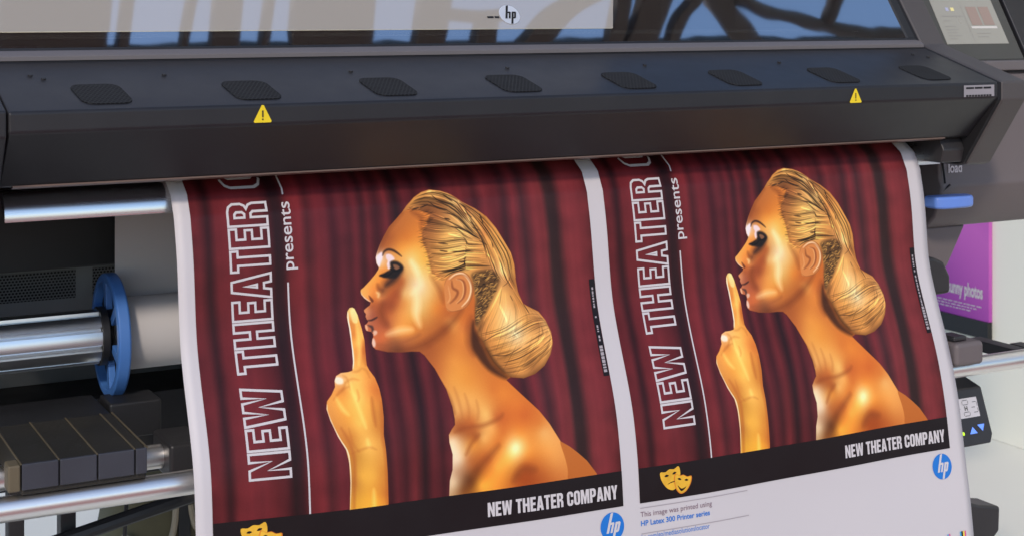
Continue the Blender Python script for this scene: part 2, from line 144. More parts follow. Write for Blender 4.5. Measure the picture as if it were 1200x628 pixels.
M['ink_blue']  = pmat('blue_ink', (.005,.16,.56), .4, vary=.04)
M['ink_gold']  = pmat('gold_ink', (.78,.42,.03), .4, vary=.35, scale=60)
M['ink_orange']  = pmat('orange_ink', (.66,.20,.015), .4, vary=.15, scale=60)
M['ink_yellow'] = pmat('yellow_ink', (.8,.62,.05), .45)
M['ink_magenta'] = pmat('magenta_ink', (.62,.08,.25), .45)
M['ink_cyan'] = pmat('cyan_ink', (.05,.35,.6), .45)
M['yellow'] = pmat('warning_yellow', (.80,.60,.01), .45)
M['label']  = pmat('label_grey', (.28,.265,.285), .5)
M['silver'] = pmat('silver_badge', (.85,.87,.92), .3, metal=.5)
M['olive']  = pmat('olive_cloth', (.105,.092,.050), .85, vary=.5, scale=9, bump=.5, bscale=500)
M['piping'] = pmat('beige_piping', (.34,.28,.20), .8, bump=.3)
M['brownribs'] = pmat('worn_brown_ribs', (.017,.0145,.010), .65, vary=.45, scale=14, bump=.4, bscale=200)
M['bluegrey'] = pmat('blue_grey_plastic', (.034,.036,.047), .5, vary=.2, bump=.2)
M['goldedge'] = pmat('tan_edge', (.11,.086,.05), .6, vary=.3)  # tan for the tray's rib lines and end
M['wall']   = pmat('cream_wall_paint', (.80,.78,.68), .8, vary=.015, scale=2, bump=.05)
M['floor']  = pmat('pale_floor', (.74,.73,.65), .6, vary=.03, scale=3)
M['carpet'] = pmat('red_carpet', (.34,.08,.07), .95, vary=.15, scale=40, bump=.4)
M['canopy'] = pmat('added_canopy_dark', (.05,.042,.036), .8, vary=.2)
M['screen'] = emit_mat('lit_screen', (.29,.285,.25), .06)
M['screen_dark'] = emit_mat('screen_text', (.27,.26,.24), .05)
M['screen_brown'] = emit_mat('screen_thumbnail', (.28,.21,.18), .06)
M['screen_white'] = emit_mat('screen_white', (.52,.50,.47), .12)
M['screen_yellow'] = emit_mat('screen_yellow', (.62,.55,.25), .2)
M['screen_blue'] = emit_mat('screen_blue', (.33,.34,.46), .2)
M['bezel']  = pmat('bezel_dark', (.055,.055,.05), .4)
M['lcd']    = emit_mat('small_lcd', (.52,.50,.52), .06)
M['btn']    = emit_mat('blue_button', (.12,.25,.85), .5)
M['led']    = emit_mat('green_led', (.45,.75,.02), .6)

def banner_mat():
    m = pmat('magenta_banner', (.5,.1,.5), .5); nt = m.node_tree; b = nt.nodes['Principled BSDF']
    uv = nt.nodes.new('ShaderNodeUVMap'); sp = nt.nodes.new('ShaderNodeSeparateXYZ'); nt.links.new(uv.outputs[0], sp.inputs[0])
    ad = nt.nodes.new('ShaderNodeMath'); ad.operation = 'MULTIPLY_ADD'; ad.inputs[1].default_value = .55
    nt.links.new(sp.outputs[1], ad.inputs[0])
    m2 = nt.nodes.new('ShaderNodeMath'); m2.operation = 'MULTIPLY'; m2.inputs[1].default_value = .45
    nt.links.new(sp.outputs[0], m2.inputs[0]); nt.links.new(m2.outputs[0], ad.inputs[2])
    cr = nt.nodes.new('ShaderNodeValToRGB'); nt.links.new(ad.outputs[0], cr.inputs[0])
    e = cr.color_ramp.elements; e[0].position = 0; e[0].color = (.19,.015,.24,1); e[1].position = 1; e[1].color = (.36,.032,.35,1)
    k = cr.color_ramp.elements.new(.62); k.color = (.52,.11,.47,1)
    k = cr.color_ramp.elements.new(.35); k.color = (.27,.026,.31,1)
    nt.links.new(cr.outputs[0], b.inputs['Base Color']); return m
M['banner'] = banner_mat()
def glass_mat():
    m = bpy.data.materials.new('tinted_window'); m.use_nodes = True; nt = m.node_tree; nt.nodes.clear()
    o = nt.nodes.new('ShaderNodeOutputMaterial'); mx = nt.nodes.new('ShaderNodeMixShader')
    t = nt.nodes.new('ShaderNodeBsdfTransparent'); t.inputs[0].default_value = (.96,.96,.96,1)
    g = nt.nodes.new('ShaderNodeBsdfGlossy'); g.inputs['Roughness'].default_value = .03; g.inputs[0].default_value = (1,1,1,1)
    lw = nt.nodes.new('ShaderNodeLayerWeight'); lw.inputs[0].default_value = .5
    mr = nt.nodes.new('ShaderNodeMapRange'); mr.inputs[3].default_value = .84; mr.inputs[4].default_value = .97
    nz = nt.nodes.new('ShaderNodeTexNoise'); nz.inputs['Scale'].default_value = 5
    tc = nt.nodes.new('ShaderNodeTexCoord'); nt.links.new(tc.outputs['Object'], nz.inputs['Vector'])
    bp = nt.nodes.new('ShaderNodeBump'); bp.inputs['Strength'].default_value = .05; bp.inputs['Distance'].default_value = .01
    nt.links.new(nz.outputs['Fac'], bp.inputs['Height']); nt.links.new(bp.outputs[0], g.inputs['Normal'])
    nt.links.new(lw.outputs['Fresnel'], mr.inputs[0])
    ge = nt.nodes.new('ShaderNodeNewGeometry'); fr = nt.nodes.new('ShaderNodeMath'); fr.operation = 'MULTIPLY_ADD'; fr.inputs[1].default_value = -1; fr.inputs[2].default_value = 1
    ml = nt.nodes.new('ShaderNodeMath'); ml.operation = 'MULTIPLY'
    nt.links.new(ge.outputs['Backfacing'], fr.inputs[0]); nt.links.new(fr.outputs[0], ml.inputs[0]); nt.links.new(mr.outputs[0], ml.inputs[1]); nt.links.new(ml.outputs[0], mx.inputs[0])
    nt.links.new(t.outputs[0], mx.inputs[1]); nt.links.new(g.outputs[0], mx.inputs[2]); nt.links.new(mx.outputs[0], o.inputs[0])
    return m
M['glass'] = glass_mat()

# ------------------------------------------------------------------ object helpers
def tag(o, label=None, cat=None, group=None, kind=None):
    for k, v in (('label',label),('category',cat),('group',group),('kind',kind)):
        if v: o[k] = v
    return o
def empty(name, loc, label, cat, group=None):
    o = bpy.data.objects.new(name, None); COL.objects.link(o); o.location = loc; o.empty_display_size = .1
    return tag(o, label, cat, group)
def wloc(o):
    v = Vector((0,0,0))
    while o is not None: v = v + o.location; o = o.parent
    return v
class B:
    def __init__(s): s.bm = bmesh.new(); s.uv = s.bm.loops.layers.uv.new('UVMap')
    def box(s, x0,x1,y0,y1,z0,z1):
        return s.prism([(y0,z0),(y1,z0),(y1,z1),(y0,z1)], x0, x1)
    def prism(s, prof, x0, x1):              # (y,z) profile swept along x
        bm = s.bm; a = [bm.verts.new((x0,y,z)) for y,z in prof]; b = [bm.verts.new((x1,y,z)) for y,z in prof]
        bm.faces.new(a); bm.faces.new(b[::-1]); n = len(prof)
        for i in range(n): bm.faces.new((a[i], b[i], b[(i+1)%n], a[(i+1)%n]))
        return s
    def slab(s, pts, dvec):                  # planar polygon of 3-D points given a thickness vector
        bm = s.bm; d = Vector(dvec); a = [bm.verts.new(Vector(p)) for p in pts]; b = [bm.verts.new(Vector(p)+d) for p in pts]
        bm.faces.new(a); bm.faces.new(b[::-1]); n = len(pts)
        for i in range(n): bm.faces.new((a[i], b[i], b[(i+1)%n], a[(i+1)%n]))
        return s
    def tube(s, pts, r, n=12, caps=True):
        bm = s.bm; pts = [Vector(p) for p in pts]; rings = []
        rr = r if isinstance(r, (list,tuple)) else [r]*len(pts)
        for i, p in enumerate(pts):
            t = (pts[min(i+1,len(pts)-1)]-pts[max(i-1,0)]).normalized()
            u = t.cross(Vector((0,0,1)));  u = u.normalized() if u.length > 1e-4 else Vector((1,0,0))
            v = t.cross(u).normalized()
            rings.append([bm.verts.new(p+(u*math.cos(2*math.pi*k/n)+v*math.sin(2*math.pi*k/n))*rr[i]) for k in range(n)])
        for a, b in zip(rings, rings[1:]):
            for k in range(n): bm.faces.new((a[k], a[(k+1)%n], b[(k+1)%n], b[k]))
        if caps: bm.faces.new(rings[0][::-1]); bm.faces.new(rings[-1])
        return s
    def ring_x(s, prof, cy, cz, n=64):       # closed (x, radius) profile revolved about an axis along x
        bm = s.bm; rings = []
        for k in range(n):
            a = 2*math.pi*k/n
            rings.append([bm.verts.new((x, cy+r*math.cos(a), cz+r*math.sin(a))) for x, r in prof])
        m = len(prof)
        for k in range(n):
            A, C = rings[k], rings[(k+1)%n]
            for i in range(m): bm.faces.new((A[i], A[(i+1)%m], C[(i+1)%m], C[i]))
        return s
    def build(s, name, mat, parent=None, bevel=0., smooth=False, loc=None, up=True):
        bm = s.bm
        bmesh.ops.recalc_face_normals(bm, faces=bm.faces)
        if up: bmesh.ops.translate(bm, verts=bm.verts, vec=(0,0,H))
        base = wloc(parent) if parent is not None else Vector(loc or (0,0,0))
        bmesh.ops.translate(bm, verts=bm.verts, vec=-base)
        me = bpy.data.meshes.new(name); bm.to_mesh(me); bm.free()
        o = bpy.data.objects.new(name, me); COL.objects.link(o); me.materials.append(M[mat] if isinstance(mat, str) else mat)
        if parent is not None: o.parent = parent
        else: o.location = base
        if smooth:
            me.polygons.foreach_set('use_smooth', [True]*len(me.polygons))
            me.set_sharp_from_angle(angle=R(35))
        if bevel:
            md = o.modifiers.new('bevel','BEVEL'); md.width = bevel; md.segments = 3; md.limit_method = 'ANGLE'; md.angle_limit = R(25)
            me.polygons.foreach_set('use_smooth', [True]*len(me.polygons)); md.harden_normals = True
        return o
def box(name, mat, parent, b, bevel=.002): return B().box(*b).build(name, mat, parent, bevel)
def flat(name, polys, fn, mat, parent, grid=None, uvfn=None, edge=None, loc=None):
    """printed or stuck-on shape: 2-D contours (with holes) triangulated and laid on a surface by fn(x,y)->point"""
    vs, es = [], []
    for poly in polys:
        p = list(poly); q = []
        for i in range(len(p)):
            a, b = p[i], p[(i+1)%len(p)]
            n = max(1, int(math.hypot(b[0]-a[0], b[1]-a[1])/edge)) if edge else 1
            for k in range(n): q.append((a[0]+(b[0]-a[0])*k/n, a[1]+(b[1]-a[1])*k/n))
        o = len(vs); vs += q; es += [(o+i, o+(i+1)%len(q)) for i in range(len(q))]
    if grid:
        xs = [v[0] for v in vs]; ys = [v[1] for v in vs]
        for x in np.arange(min(xs)+grid/2, max(xs), grid):
            for y in np.arange(min(ys)+grid/2, max(ys), grid): vs.append((float(x)+random.uniform(-.05,.05)*grid, float(y)+random.uniform(-.05,.05)*grid))
    V, E, F, *_ = geometry.delaunay_2d_cdt([Vector(v) for v in vs], es, [], 1, 1e-5)
    def inside(x, y):
        c = False
        for p in polys:
            for i in range(len(p)):
                (ax, ay), (bx, by) = p[i-1], p[i]
                if (ay > y) != (by > y) and x < (bx-ax)*(y-ay)/(by-ay)+ax: c = not c
        return c
    if len(polys) > 1: F = [f for f in F if inside(sum(V[i].x for i in f)/len(f), sum(V[i].y for i in f)/len(f))]
    base = wloc(parent) if parent is not None else Vector(loc or (0,0,0))
    pts = [Vector(fn(v.x, v.y)) + Vector((0,0,H)) - base for v in V]
    me = bpy.data.meshes.new(name); me.from_pydata(pts, [], [tuple(f) for f in F])
    if uvfn:
        uv = me.uv_layers.new(name='UVMap')
        for l in me.loops: uv.data[l.index].uv = uvfn(V[l.vertex_index].x, V[l.vertex_index].y)
    me.update(); me.polygons.foreach_set('use_smooth', [True]*len(me.polygons))
    o = bpy.data.objects.new(name, me); COL.objects.link(o); me.materials.append(M[mat] if isinstance(mat, str) else mat)
    if parent is not None: o.parent = parent
    else: o.location = base
    return o
def text_polys(txt, bold=0.):
    """filled triangles of a line of text, unit size, as (verts2d, faces)"""
    cu = bpy.data.curves.new('t', 'FONT'); cu.body = txt; cu.size = 1; cu.offset = bold; cu.resolution_u = 4
    ob = bpy.data.objects.new('t', cu); COL.objects.link(ob)
    dg = bpy.context.evaluated_depsgraph_get(); dg.update()
    me = bpy.data.meshes.new_from_object(ob.evaluated_get(dg))
    v = [(p.co.x, p.co.y) for p in me.vertices]; f = [tuple(p.vertices) for p in me.polygons]
    bpy.data.objects.remove(ob); bpy.data.curves.remove(cu); bpy.data.meshes.remove(me)
    return v, f
def text(name, txt, fn, mat, parent, bold=0.):
    """fn maps normalised (u along the line 0..1, v in em) to a point"""
    v, f = text_polys(txt, bold); x0 = min(p[0] for p in v); x1 = max(p[0] for p in v)
    base = wloc(parent)
    pts = [Vector(fn((x-x0)/(x1-x0), y)) + Vector((0,0,H)) - base for x, y in v]
    me = bpy.data.meshes.new(name); me.from_pydata(pts, [], f); me.update()
    o = bpy.data.objects.new(name, me); COL.objects.link(o); me.materials.append(M[mat]); o.parent = parent
    return o

# block capitals: width, outer contour, holes
GL = {
'N': (.62, [[(0,0),(0,1),(.22,1),(.42,.45),(.42,1),(.62,1),(.62,0),(.42,0),(.2,.55),(.2,0)]]),
'E': (.50, [[(0,0),(0,1),(.5,1),(.5,.82),(.22,.82),(.22,.6),(.46,.6),(.46,.42),(.22,.42),(.22,.18),(.5,.18),(.5,0)]]),
'W': (.90, [[(.12,0),(0,1),(.21,1),(.26,.4),(.35,1),(.55,1),(.64,.4),(.69,1),(.9,1),(.78,0),(.55,0),(.45,.6),(.35,0)]]),
'T': (.54, [[(.16,0),(.16,.82),(0,.82),(0,1),(.54,1),(.54,.82),(.38,.82),(.38,0)]]),
'H': (.62, [[(0,0),(0,1),(.22,1),(.22,.6),(.4,.6),(.4,1),(.62,1),(.62,0),(.4,0),(.4,.42),(.22,.42),(.22,0)]]),
'A': (.64, [[(0,0),(.19,1),(.45,1),(.64,0),(.42,0),(.39,.18),(.25,.18),(.22,0)], [(.28,.36),(.36,.36),(.32,.72)]]),
'R': (.60, [[(0,0),(0,1),(.38,1),(.5,.96),(.57,.86),(.57,.66),(.52,.56),(.44,.52),(.54,.46),(.58,.36),(.58,0),(.37,0),(.37,.36),(.32,.42),(.22,.42),(.22,0)], [(.22,.58),(.22,.83),(.31,.83),(.36,.78),(.36,.64),(.31,.58)]]),
'C': (.58, [[(0,.2),(0,.8),(.06,.93),(.18,1),(.4,1),(.52,.93),(.58,.8),(.58,.62),(.36,.62),(.36,.78),(.33,.83),(.25,.83),(.22,.78),(.22,.22),(.25,.17),(.33,.17),(.36,.22),(.36,.4),(.58,.4),(.58,.2),(.52,.07),(.4,0),(.18,0),(.06,.07)]]),
'O': (.58, [[(0,.2),(0,.8),(.06,.93),(.18,1),(.4,1),(.52,.93),(.58,.8),(.58,.2),(.52,.07),(.4,0),(.18,0),(.06,.07)], [(.22,.22),(.25,.17),(.33,.17),(.36,.22),(.36,.78),(.33,.83),(.25,.83),(.22,.78)]]),
'M': (.80, [[(0,0),(0,1),(.28,1),(.4,.45),(.52,1),(.8,1),(.8,0),(.6,0),(.6,.62),(.47,0),(.33,0),(.2,.62),(.2,0)]]),
'P': (.58, [[(0,0),(0,1),(.38,1),(.51,.95),(.58,.84),(.58,.56),(.51,.44),(.38,.38),(.22,.38),(.22,0)], [(.22,.54),(.22,.83),(.31,.83),(.36,.78),(.36,.6),(.31,.54)]]),
'Y': (.60, [[(.19,0),(.19,.4),(0,1),(.22,1),(.3,.62),(.38,1),(.6,1),(.41,.4),(.41,0)]]),
}
def block_line(txt, gap=.07, space=.3):
    out, x = [], 0.
    for ch in txt:
        if ch == ' ': x += space; continue
        w, cs = GL[ch]; out += [[(px+x, py) for px, py in c] for c in cs]; x += w+gap
    return out, x-gap
def area(p): return sum(p[i][0]*p[(i+1)%len(p)][1]-p[(i+1)%len(p)][0]*p[i][1] for i in range(len(p)))/2
def offset_poly(p, d):
    n = len(p); o = []
    for i in range(n):
        a, b, c = Vector(p[i-1]), Vector(p[i]), Vector(p[(i+1)%n])
        e1 = (b-a).normalized(); e2 = (c-b).normalized(); n1 = Vector((e1.y,-e1.x)); n2 = Vector((e2.y,-e2.x))
        m = n1+n2; k = max(1+n1.dot(n2), .35); q = b + m*(d/k); o.append((q.x, q.y))
    return o
def outline(p, w):
    s = 1 if area(p) > 0 else -1
    return [offset_poly(p, w/2*s), offset_poly(p, -w/2*s)]

# ------------------------------------------------------------------ the sheet's surface
ZS = [.246,.268,.30,.36,.42,.48,.545,.60,.645,.72,.80,.90,1.0,1.2]
PL = [2.205,2.170,2.152,2.136,2.128,2.118,2.09,2.063,2.047,2.040,2.036,2.03,2.025,2.03]
PR = [2.212,2.179,2.163,2.151,2.144,2.135,2.113,2.093,2.078,2.060,2.050,2.034,2.02,2.02]
XL, XR = .595, 2.02
def smooth_prof(P):
    z = np.linspace(.22, 1.2, 981); y = np.interp(z, ZS, P)
    y2 = y.copy()
    for _ in range(3):
        k = np.ones(41)/41; pad = np.pad(y2, 20, mode='reflect', reflect_type='odd'); y2 = np.convolve(pad, k, 'valid')
    w = np.clip((z-.30)/.05, 0, 1); return z, y*(1-w)+y2*w
zg, yL = smooth_prof(PL); _, yR = smooth_prof(PR)
TOPT = [-120,-60,-25,-8,0,4]; TOPD = [.16,.10,.062,.030,.012,.003]
def ripple(X, t):
    a = min(max((t-40)/160, 0), 1)
    return a*(.0020*math.sin(9*X+t/140)+.0011*math.sin(21*X-t/70+1)+.0010*math.sin(5*X+t/47))
def surf0(X, t):
    s = (X-XL)/(XR-XL); s_ = min(max(s,0),1)
    k = 1-.06*(1-s_)**3
    if t >= 0: z = .25+t/1000*k; return Vector((X, float(np.interp(z, zg, yL))*(1-s)+float(np.interp(z, zg, yR))*s + ripple(X, t), -z))
    y0 = float(np.interp(.25, zg, yL))*(1-s)+float(np.interp(.25, zg, yR))*s
    return Vector((X, y0 - t/1000*1.0, -.25 + min(.006, -t/1000*.22)))
def surf(X, t, off=0.):
    p = surf0(X, t)
    if off:
        n = (surf0(X, t+4)-surf0(X, t-4)).cross(Vector((1,0,0))); n.normalize()
        if n.y > 0 and abs(n.y) > .2 or n.z < -.5: n = -n
        p = p + n*off
    return p

# ------------------------------------------------------------------ the printed artwork, painted by code (2 px per mm)
PX = 2.; TW, T0, T1 = 668., -70., 545.
CW, CH = int(TW*PX), int((T1-T0)*PX)
yy, xx = np.mgrid[0:CH, 0:CW].astype(np.float32)
def topx(pts): return [(p[0]*PX, (p[1]-T0)*PX) for p in pts]
def catmull(p, n=6, closed=False):
    p = [np.array(q, float) for q in p]; L = len(p); out = []
    rngi = range(L) if closed else range(L-1)
    for i in rngi:
        p0, p1 = p[i-1] if (closed or i > 0) else p[0], p[i]
        p2 = p[(i+1) % L]; p3 = p[(i+2) % L] if (closed or i+2 < L) else p[L-1]
        for k in range(n):
            t = k/n; out.append(.5*((2*p1)+(-p0+p2)*t+(2*p0-5*p1+4*p2-p3)*t*t+(-p0+3*p1-3*p2+p3)*t**3))
    if not closed: out.append(p[-1])
    return [tuple(q) for q in out]
def win(pts, m):
    x0 = max(int(min(p[0] for p in pts)-m), 0); x1 = min(int(max(p[0] for p in pts)+m)+2, CW)
    y0 = max(int(min(p[1] for p in pts)-m), 0); y1 = min(int(max(p[1] for p in pts)+m)+2, CH)
    return slice(y0, y1), slice(x0, x1)
def seg_d2(X, Y, a, b):
    dx, dy = b[0]-a[0], b[1]-a[1]; L = dx*dx+dy*dy+1e-9
    t = np.clip(((X-a[0])*dx+(Y-a[1])*dy)/L, 0, 1)
    return (X-a[0]-t*dx)**2+(Y-a[1]-t*dy)**2, t
def poly_alpha(pts, soft):
    w = win(pts, soft*2+2); X, Y = xx[w], yy[w]
    if X.size == 0: return w, np.zeros_like(X)
    d = np.full(X.shape, 1e9, np.float32); ins = np.zeros(X.shape, bool)
    for i in range(len(pts)):
        a, b = pts[i-1], pts[i]
        d = np.minimum(d, seg_d2(X, Y, a, b)[0])
        c = ((a[1] > Y) != (b[1] > Y))
        if abs(b[1]-a[1]) > 1e-9: ins ^= c & (X < (b[0]-a[0])*(Y-a[1])/(b[1]-a[1])+a[0])
    sd = np.sqrt(d)*np.where(ins, 1, -1)
    a = np.clip(.5+sd/(2*soft), 0, 1); return w, a*a*(3-2*a)
img = np.zeros((CH, CW, 3), np.float32)
def put(w, a, col):
    img[w] = img[w]*(1-a[...,None]) + np.asarray(col, np.float32)*a[...,None]
def fill(pts, col, soft=1.2, alpha=1., sm=True):
    p = topx(pts);  p = catmull(p, 4, True) if sm else p
    w, a = poly_alpha(p, soft)
    if a.size: put(w, a*alpha, col)
def stroke(pts, col, wid, alpha=1., soft=1.0, taper=True, raw=False, n=6, mul=None):
    p = pts if raw else catmull(topx(pts), n); w = win(p, wid+soft+2); X, Y = xx[w], yy[w]
    if X.size == 0: return
    best = np.zeros(X.shape, np.float32); N = len(p)-1
    for i in range(N):
        d2, t = seg_d2(X, Y, p[i], p[i+1]); f = (i+t)/N
        ww = wid*(np.sin(np.pi*np.clip(f*.94+.03, 0, 1))**.6 if taper else 1.)
        a = np.clip((ww-np.sqrt(d2))/(2*soft)+.5, 0, 1); best = np.maximum(best, a*np.minimum(ww/.7, 1))
    if mul is None: put(w, best*alpha, col)
    else: img[w] *= (1+(mul-1)*best*alpha)[...,None]
def blur(a, r):
    for _ in range(2):
        for ax in (0, 1):
            pw = [(0,0)]*a.ndim; pw[ax] = (r+1, r); c = np.cumsum(np.pad(a, pw, mode='edge'), axis=ax, dtype=np.float64)
            n = a.shape[ax]; a = ((np.take(c, range(2*r+1, 2*r+1+n), ax)-np.take(c, range(0, n), ax))/(2*r+1)).astype(np.float32)
    return a
def shade(samples, w, step=3, smooth=3, reg=1.5):
    ys, xs = yy[w][::step, ::step], xx[w][::step, ::step]
    P = np.array([[s[0]*PX, (s[1]-T0)*PX] for s in samples]); C = np.array([s[2:5] for s in samples], float)
    K = np.sqrt(((P[:,None]-P[None])**2).sum(-1)+9.); n = len(P)
    A = np.zeros((n+1, n+1)); A[:n,:n] = -K+np.eye(n)*reg; A[n,:n] = 1; A[:n,n] = 1
    W = np.linalg.solve(A, np.vstack([C, np.zeros((1,3))]))
    out = np.zeros(xs.shape+(3,), np.float32)+W[n].astype(np.float32)
    for i in range(n):
        out -= np.sqrt((xs-P[i,0])**2+(ys-P[i,1])**2+9.)[...,None].astype(np.float32)*W[i].astype(np.float32)
    out = np.repeat(np.repeat(out, step, 0), step, 1)[:yy[w].shape[0], :yy[w].shape[1]]
    return np.clip(blur(out, smooth), 0, 255)
def paint():
    # curtain: vertical folds that wander a little
    cx = np.array([c[0]*PX for c in ART['curtain']]); cc = np.array([c[1:] for c in ART['curtain']], float)
    wob = 4*np.sin(yy/210+xx/90)+2*np.sin(yy/71+xx/37)
    for k in range(3): img[...,k] = np.interp((xx+wob).ravel(), cx, cc[:,k]).reshape(CH, CW)
    img[:] = blur(img, 3)
    fine = blur(rng.normal(0, 1, (1, CW)).repeat(CH, 0).astype(np.float32), 7)
    img[:] *= (1+.025*fine/fine.std())[...,None]
    mott = blur(rng.normal(0, 1, (CH, CW)).astype(np.float32), 18); img[:] *= (1+.03*mott/mott.std())[...,None]
    img[:] = img*np.array((.80,.84,.76), np.float32)
    # body
    body = topx(ART['body_outline']); w, a = poly_alpha(body, 1.3)
    sk = shade(ART['skin_samples'], w, 3, 6, 2.5); img[w] = img[w]*(1-a[...,None])+sk*a[...,None]
    keep = np.zeros((CH, CW), np.float32); keep[w] = a; before = img.copy()
    fill(ART['arm2'], (176,98,34), 2.0, .8)
    for s in ART['cheek_dark'][:1]: stroke(s, (158,80,42), 15, .6, 14)
    stroke(ART['cheek_dark'][2], (150,84,48), 7, .55, 9)
    for s, wd in zip(ART['cheek_light'], (9,12,8,8)): stroke(s, (246,208,172), wd, .6, 10)
    for s, wd, so, al in zip(ART['shadows'], (9,6,5,9,4,8,8,9,7,7), (12,9,6,12,7,12,12,14,10,9), (.62,.5,.6,.55,.5,.5,.5,.5,.4,.45)):
        stroke(s, (128,66,30), wd, al, so, taper=True)
    for s in ART['collar']: stroke(s, (150,78,30), 4, .6, 8)
    for s in ART['tendons']: stroke(s, (180,106,50), 3.5, .4, 6)
    fill(ART['neck_shadow'], (66,38,26), 10, .8)
    img[:] = 255*np.clip(img*np.array((1,1.05,.97), np.float32)/255, 0, 1)**1.26*1.11      # gilded skin: strong modelling
    # nape and hair
    fill(ART['nape_outline'], (70,48,28), 4, .95)
    ho = topx(ART['hair_outline']); w, a = poly_alpha(ho, 4.5)
    hb = np.clip(shade(ART['hair_samples'], w, 3, 3, 2.)*np.array((1.05,1.0,.97), np.float32), 0, 255)
    img[w] = img[w]*(1-a[...,None])+hb*a[...,None]
    fill(ART['nape_outline'], (80,54,28), 9, .9)
    def strands(guides, n, wmin, wmax, kd, kl, al):
        for g1, g2 in guides:
            c1 = np.array(catmull(topx(g1), 6)); c2 = np.array(catmull(topx(g2), 6)); r = np.linspace(0, 1, 14)
            f = lambda c: np.stack([np.interp(r, np.linspace(0,1,len(c)), c[:,k]) for k in (0,1)], 1)
            c1, c2 = f(c1), f(c2)
            for _ in range(n):
                q = rng.uniform(-.03, 1.03); s0 = rng.uniform(0, .75); s1 = min(1, s0+rng.uniform(.18, .55))
                i0 = int(s0*13); i1 = max(int(s1*13), i0+3)
                p = (c1*(1-q)+c2*q)[i0:i1+1]+rng.normal(0, .9, 2)
                if len(p) < 3: continue
                k = kd if rng.uniform() < .55 else kl
                stroke([tuple(v) for v in p], None, rng.uniform(wmin, wmax), rng.uniform(*al), .7, raw=True, mul=k*rng.uniform(.7, 1.15))
    strands(ART['hair_guides'], 150, .5, 1.2, .66, 1.24, (.3,.85))
    strands(ART['bun_guides'], 26, .5, 1.4, .80, 1.14, (.25,.7))
    strands(ART['bun_wrap'], 70, .5, 1.4, .78, 1.18, (.25,.75))
    strands(ART['hair_guides'][:1]+ART['hair_guides'][4:], 22, .5, 1.2, .5, 1.3, (.4,.9))
    for gs, n, kd in ((ART['hair_guides'], 20, .46), (ART['hair_guides'][:1]+ART['hair_guides'][4:], 14, .40), (ART['bun_wrap'], 12, .72)):
        strands(gs, n, 1.0, 2.0, kd, 1.28, (.5, .9))
    rg = np.array(catmull(topx(ART['dark_strokes'][11]), 12))
    for i in range(2, len(rg)-2, 3):
        p = rg[i]; L = rng.uniform(9, 20); a_ = rng.uniform(.5, 1.0)
        stroke([(p[0]-L*math.cos(a_), p[1]-L*math.sin(a_)*.8), (p[0], p[1]), (p[0]+L*.7*math.cos(a_-.5), p[1]+L*.7*math.sin(a_))], None, rng.uniform(1.2, 2.4), .8, .9, raw=True, mul=rng.choice([.42,.5,1.3]))
    # fine hairs growing out of the skin along the hairline
    hl = np.array(catmull(topx(ART['hairline']), 10))
    for _ in range(320):
        p = hl[rng.integers(0, len(hl))]+rng.normal(0, 3.0, 2); L = rng.uniform(10, 34); an = rng.uniform(-.55, .35)
        stroke([(p[0]-L*.5, p[1]-L*.5*math.sin(an)*.7), (p[0], p[1]), (p[0]+L*.6, p[1]+L*.6*math.sin(an))], None, rng.uniform(.5, 1.1), rng.uniform(.3, .8), .7, raw=True, mul=rng.choice([.6,.72,1.16,1.25]))
    stroke(ART['bun_outline'][6:17], None, 7, .8, 7, mul=.62); stroke(ART['bun_outline'][14:20], None, 9, .8, 8, mul=.55)
    for s in ART['light_strokes']:
        for _ in range(5):
            o = rng.normal(0, 2.2, 2); stroke([(x+o[0]*.5, y+o[1]*.5) for x, y in s], None, rng.uniform(.7, 1.6), .7, 1.2, mul=1.22)
    # mottled nape
    Q = topx(ART['nape_outline']); X0, Y0 = [min(v) for v in zip(*Q)]; X1, Y1 = [max(v) for v in zip(*Q)]
    wn, an_ = poly_alpha(Q, 3)
    for _ in range(260):
        x, y = rng.uniform(X0, X1), rng.uniform(Y0, Y1); yi, xi = int(y)-wn[0].start, int(x)-wn[1].start
        if not (0 <= yi < an_.shape[0] and 0 <= xi < an_.shape[1]) or an_[yi, xi] < .6: continue
        L = rng.uniform(4, 11); ang = rng.uniform(-.9, .2)
        stroke([(x-L*math.cos(ang), y-L*math.sin(ang)), (x, y-1.2), (x+L*math.cos(ang), y+L*math.sin(ang))], (214,156,70) if rng.uniform() < .68 else (26,18,12), rng.uniform(.6, 1.5), .75, .8, raw=True)
    for s in ART['dark_strokes']:
        for k in range(1 if min(p[0] for p in s) > 345 and min(p[1] for p in s) > 150 else 3):
            o = rng.normal(0, 1.2, 2); a0 = rng.uniform(0, .25); cpts = catmull(topx(s), 6); n0 = int(a0*len(cpts))
            q = [(x+o[0], y+o[1]) for x, y in cpts[n0:len(cpts)-rng.integers(0, 2)]]
            if len(q) > 2: stroke(q, (46,29,16), rng.uniform(.6, 1.5), .75, .9, raw=True)
    # ear
    fill(ART['ear_outline'], (212,128,58), 2.0)
    stroke(ART['ear_lines'][0], (250,214,164), 3.2, .95, 2.2)
    stroke([(x+2.0, y+2.0) for x, y in ART['ear_lines'][0]], (160,86,38), 2.2, .6, 2.2)
    stroke(ART['ear_lines'][1], (150,76,34), 3.8, .9, 2.5); stroke([(x-3, y) for x, y in ART['ear_lines'][1]], (236,176,108), 2.0, .7, 1.8)
    stroke(ART['ear_lines'][2], (132,66,30), 4.2, .75, 3); stroke(ART['ear_lines'][3], (232,166,98), 2.2, .7, 2)
    stroke(ART['ear_outline'], (120,66,30), 1.4, .5, 1.6)
    # brow, eye, nose, mouth
    fill(ART['browlight'], (244,226,232), 4, .9)
    stroke(ART['smoke'], (92,50,34), 12, .75, 14); stroke(ART['smoke'][:3], (46,30,28), 9, .7, 8)
    fill(ART['eye'][1], (240,214,214), 3.5, .95)
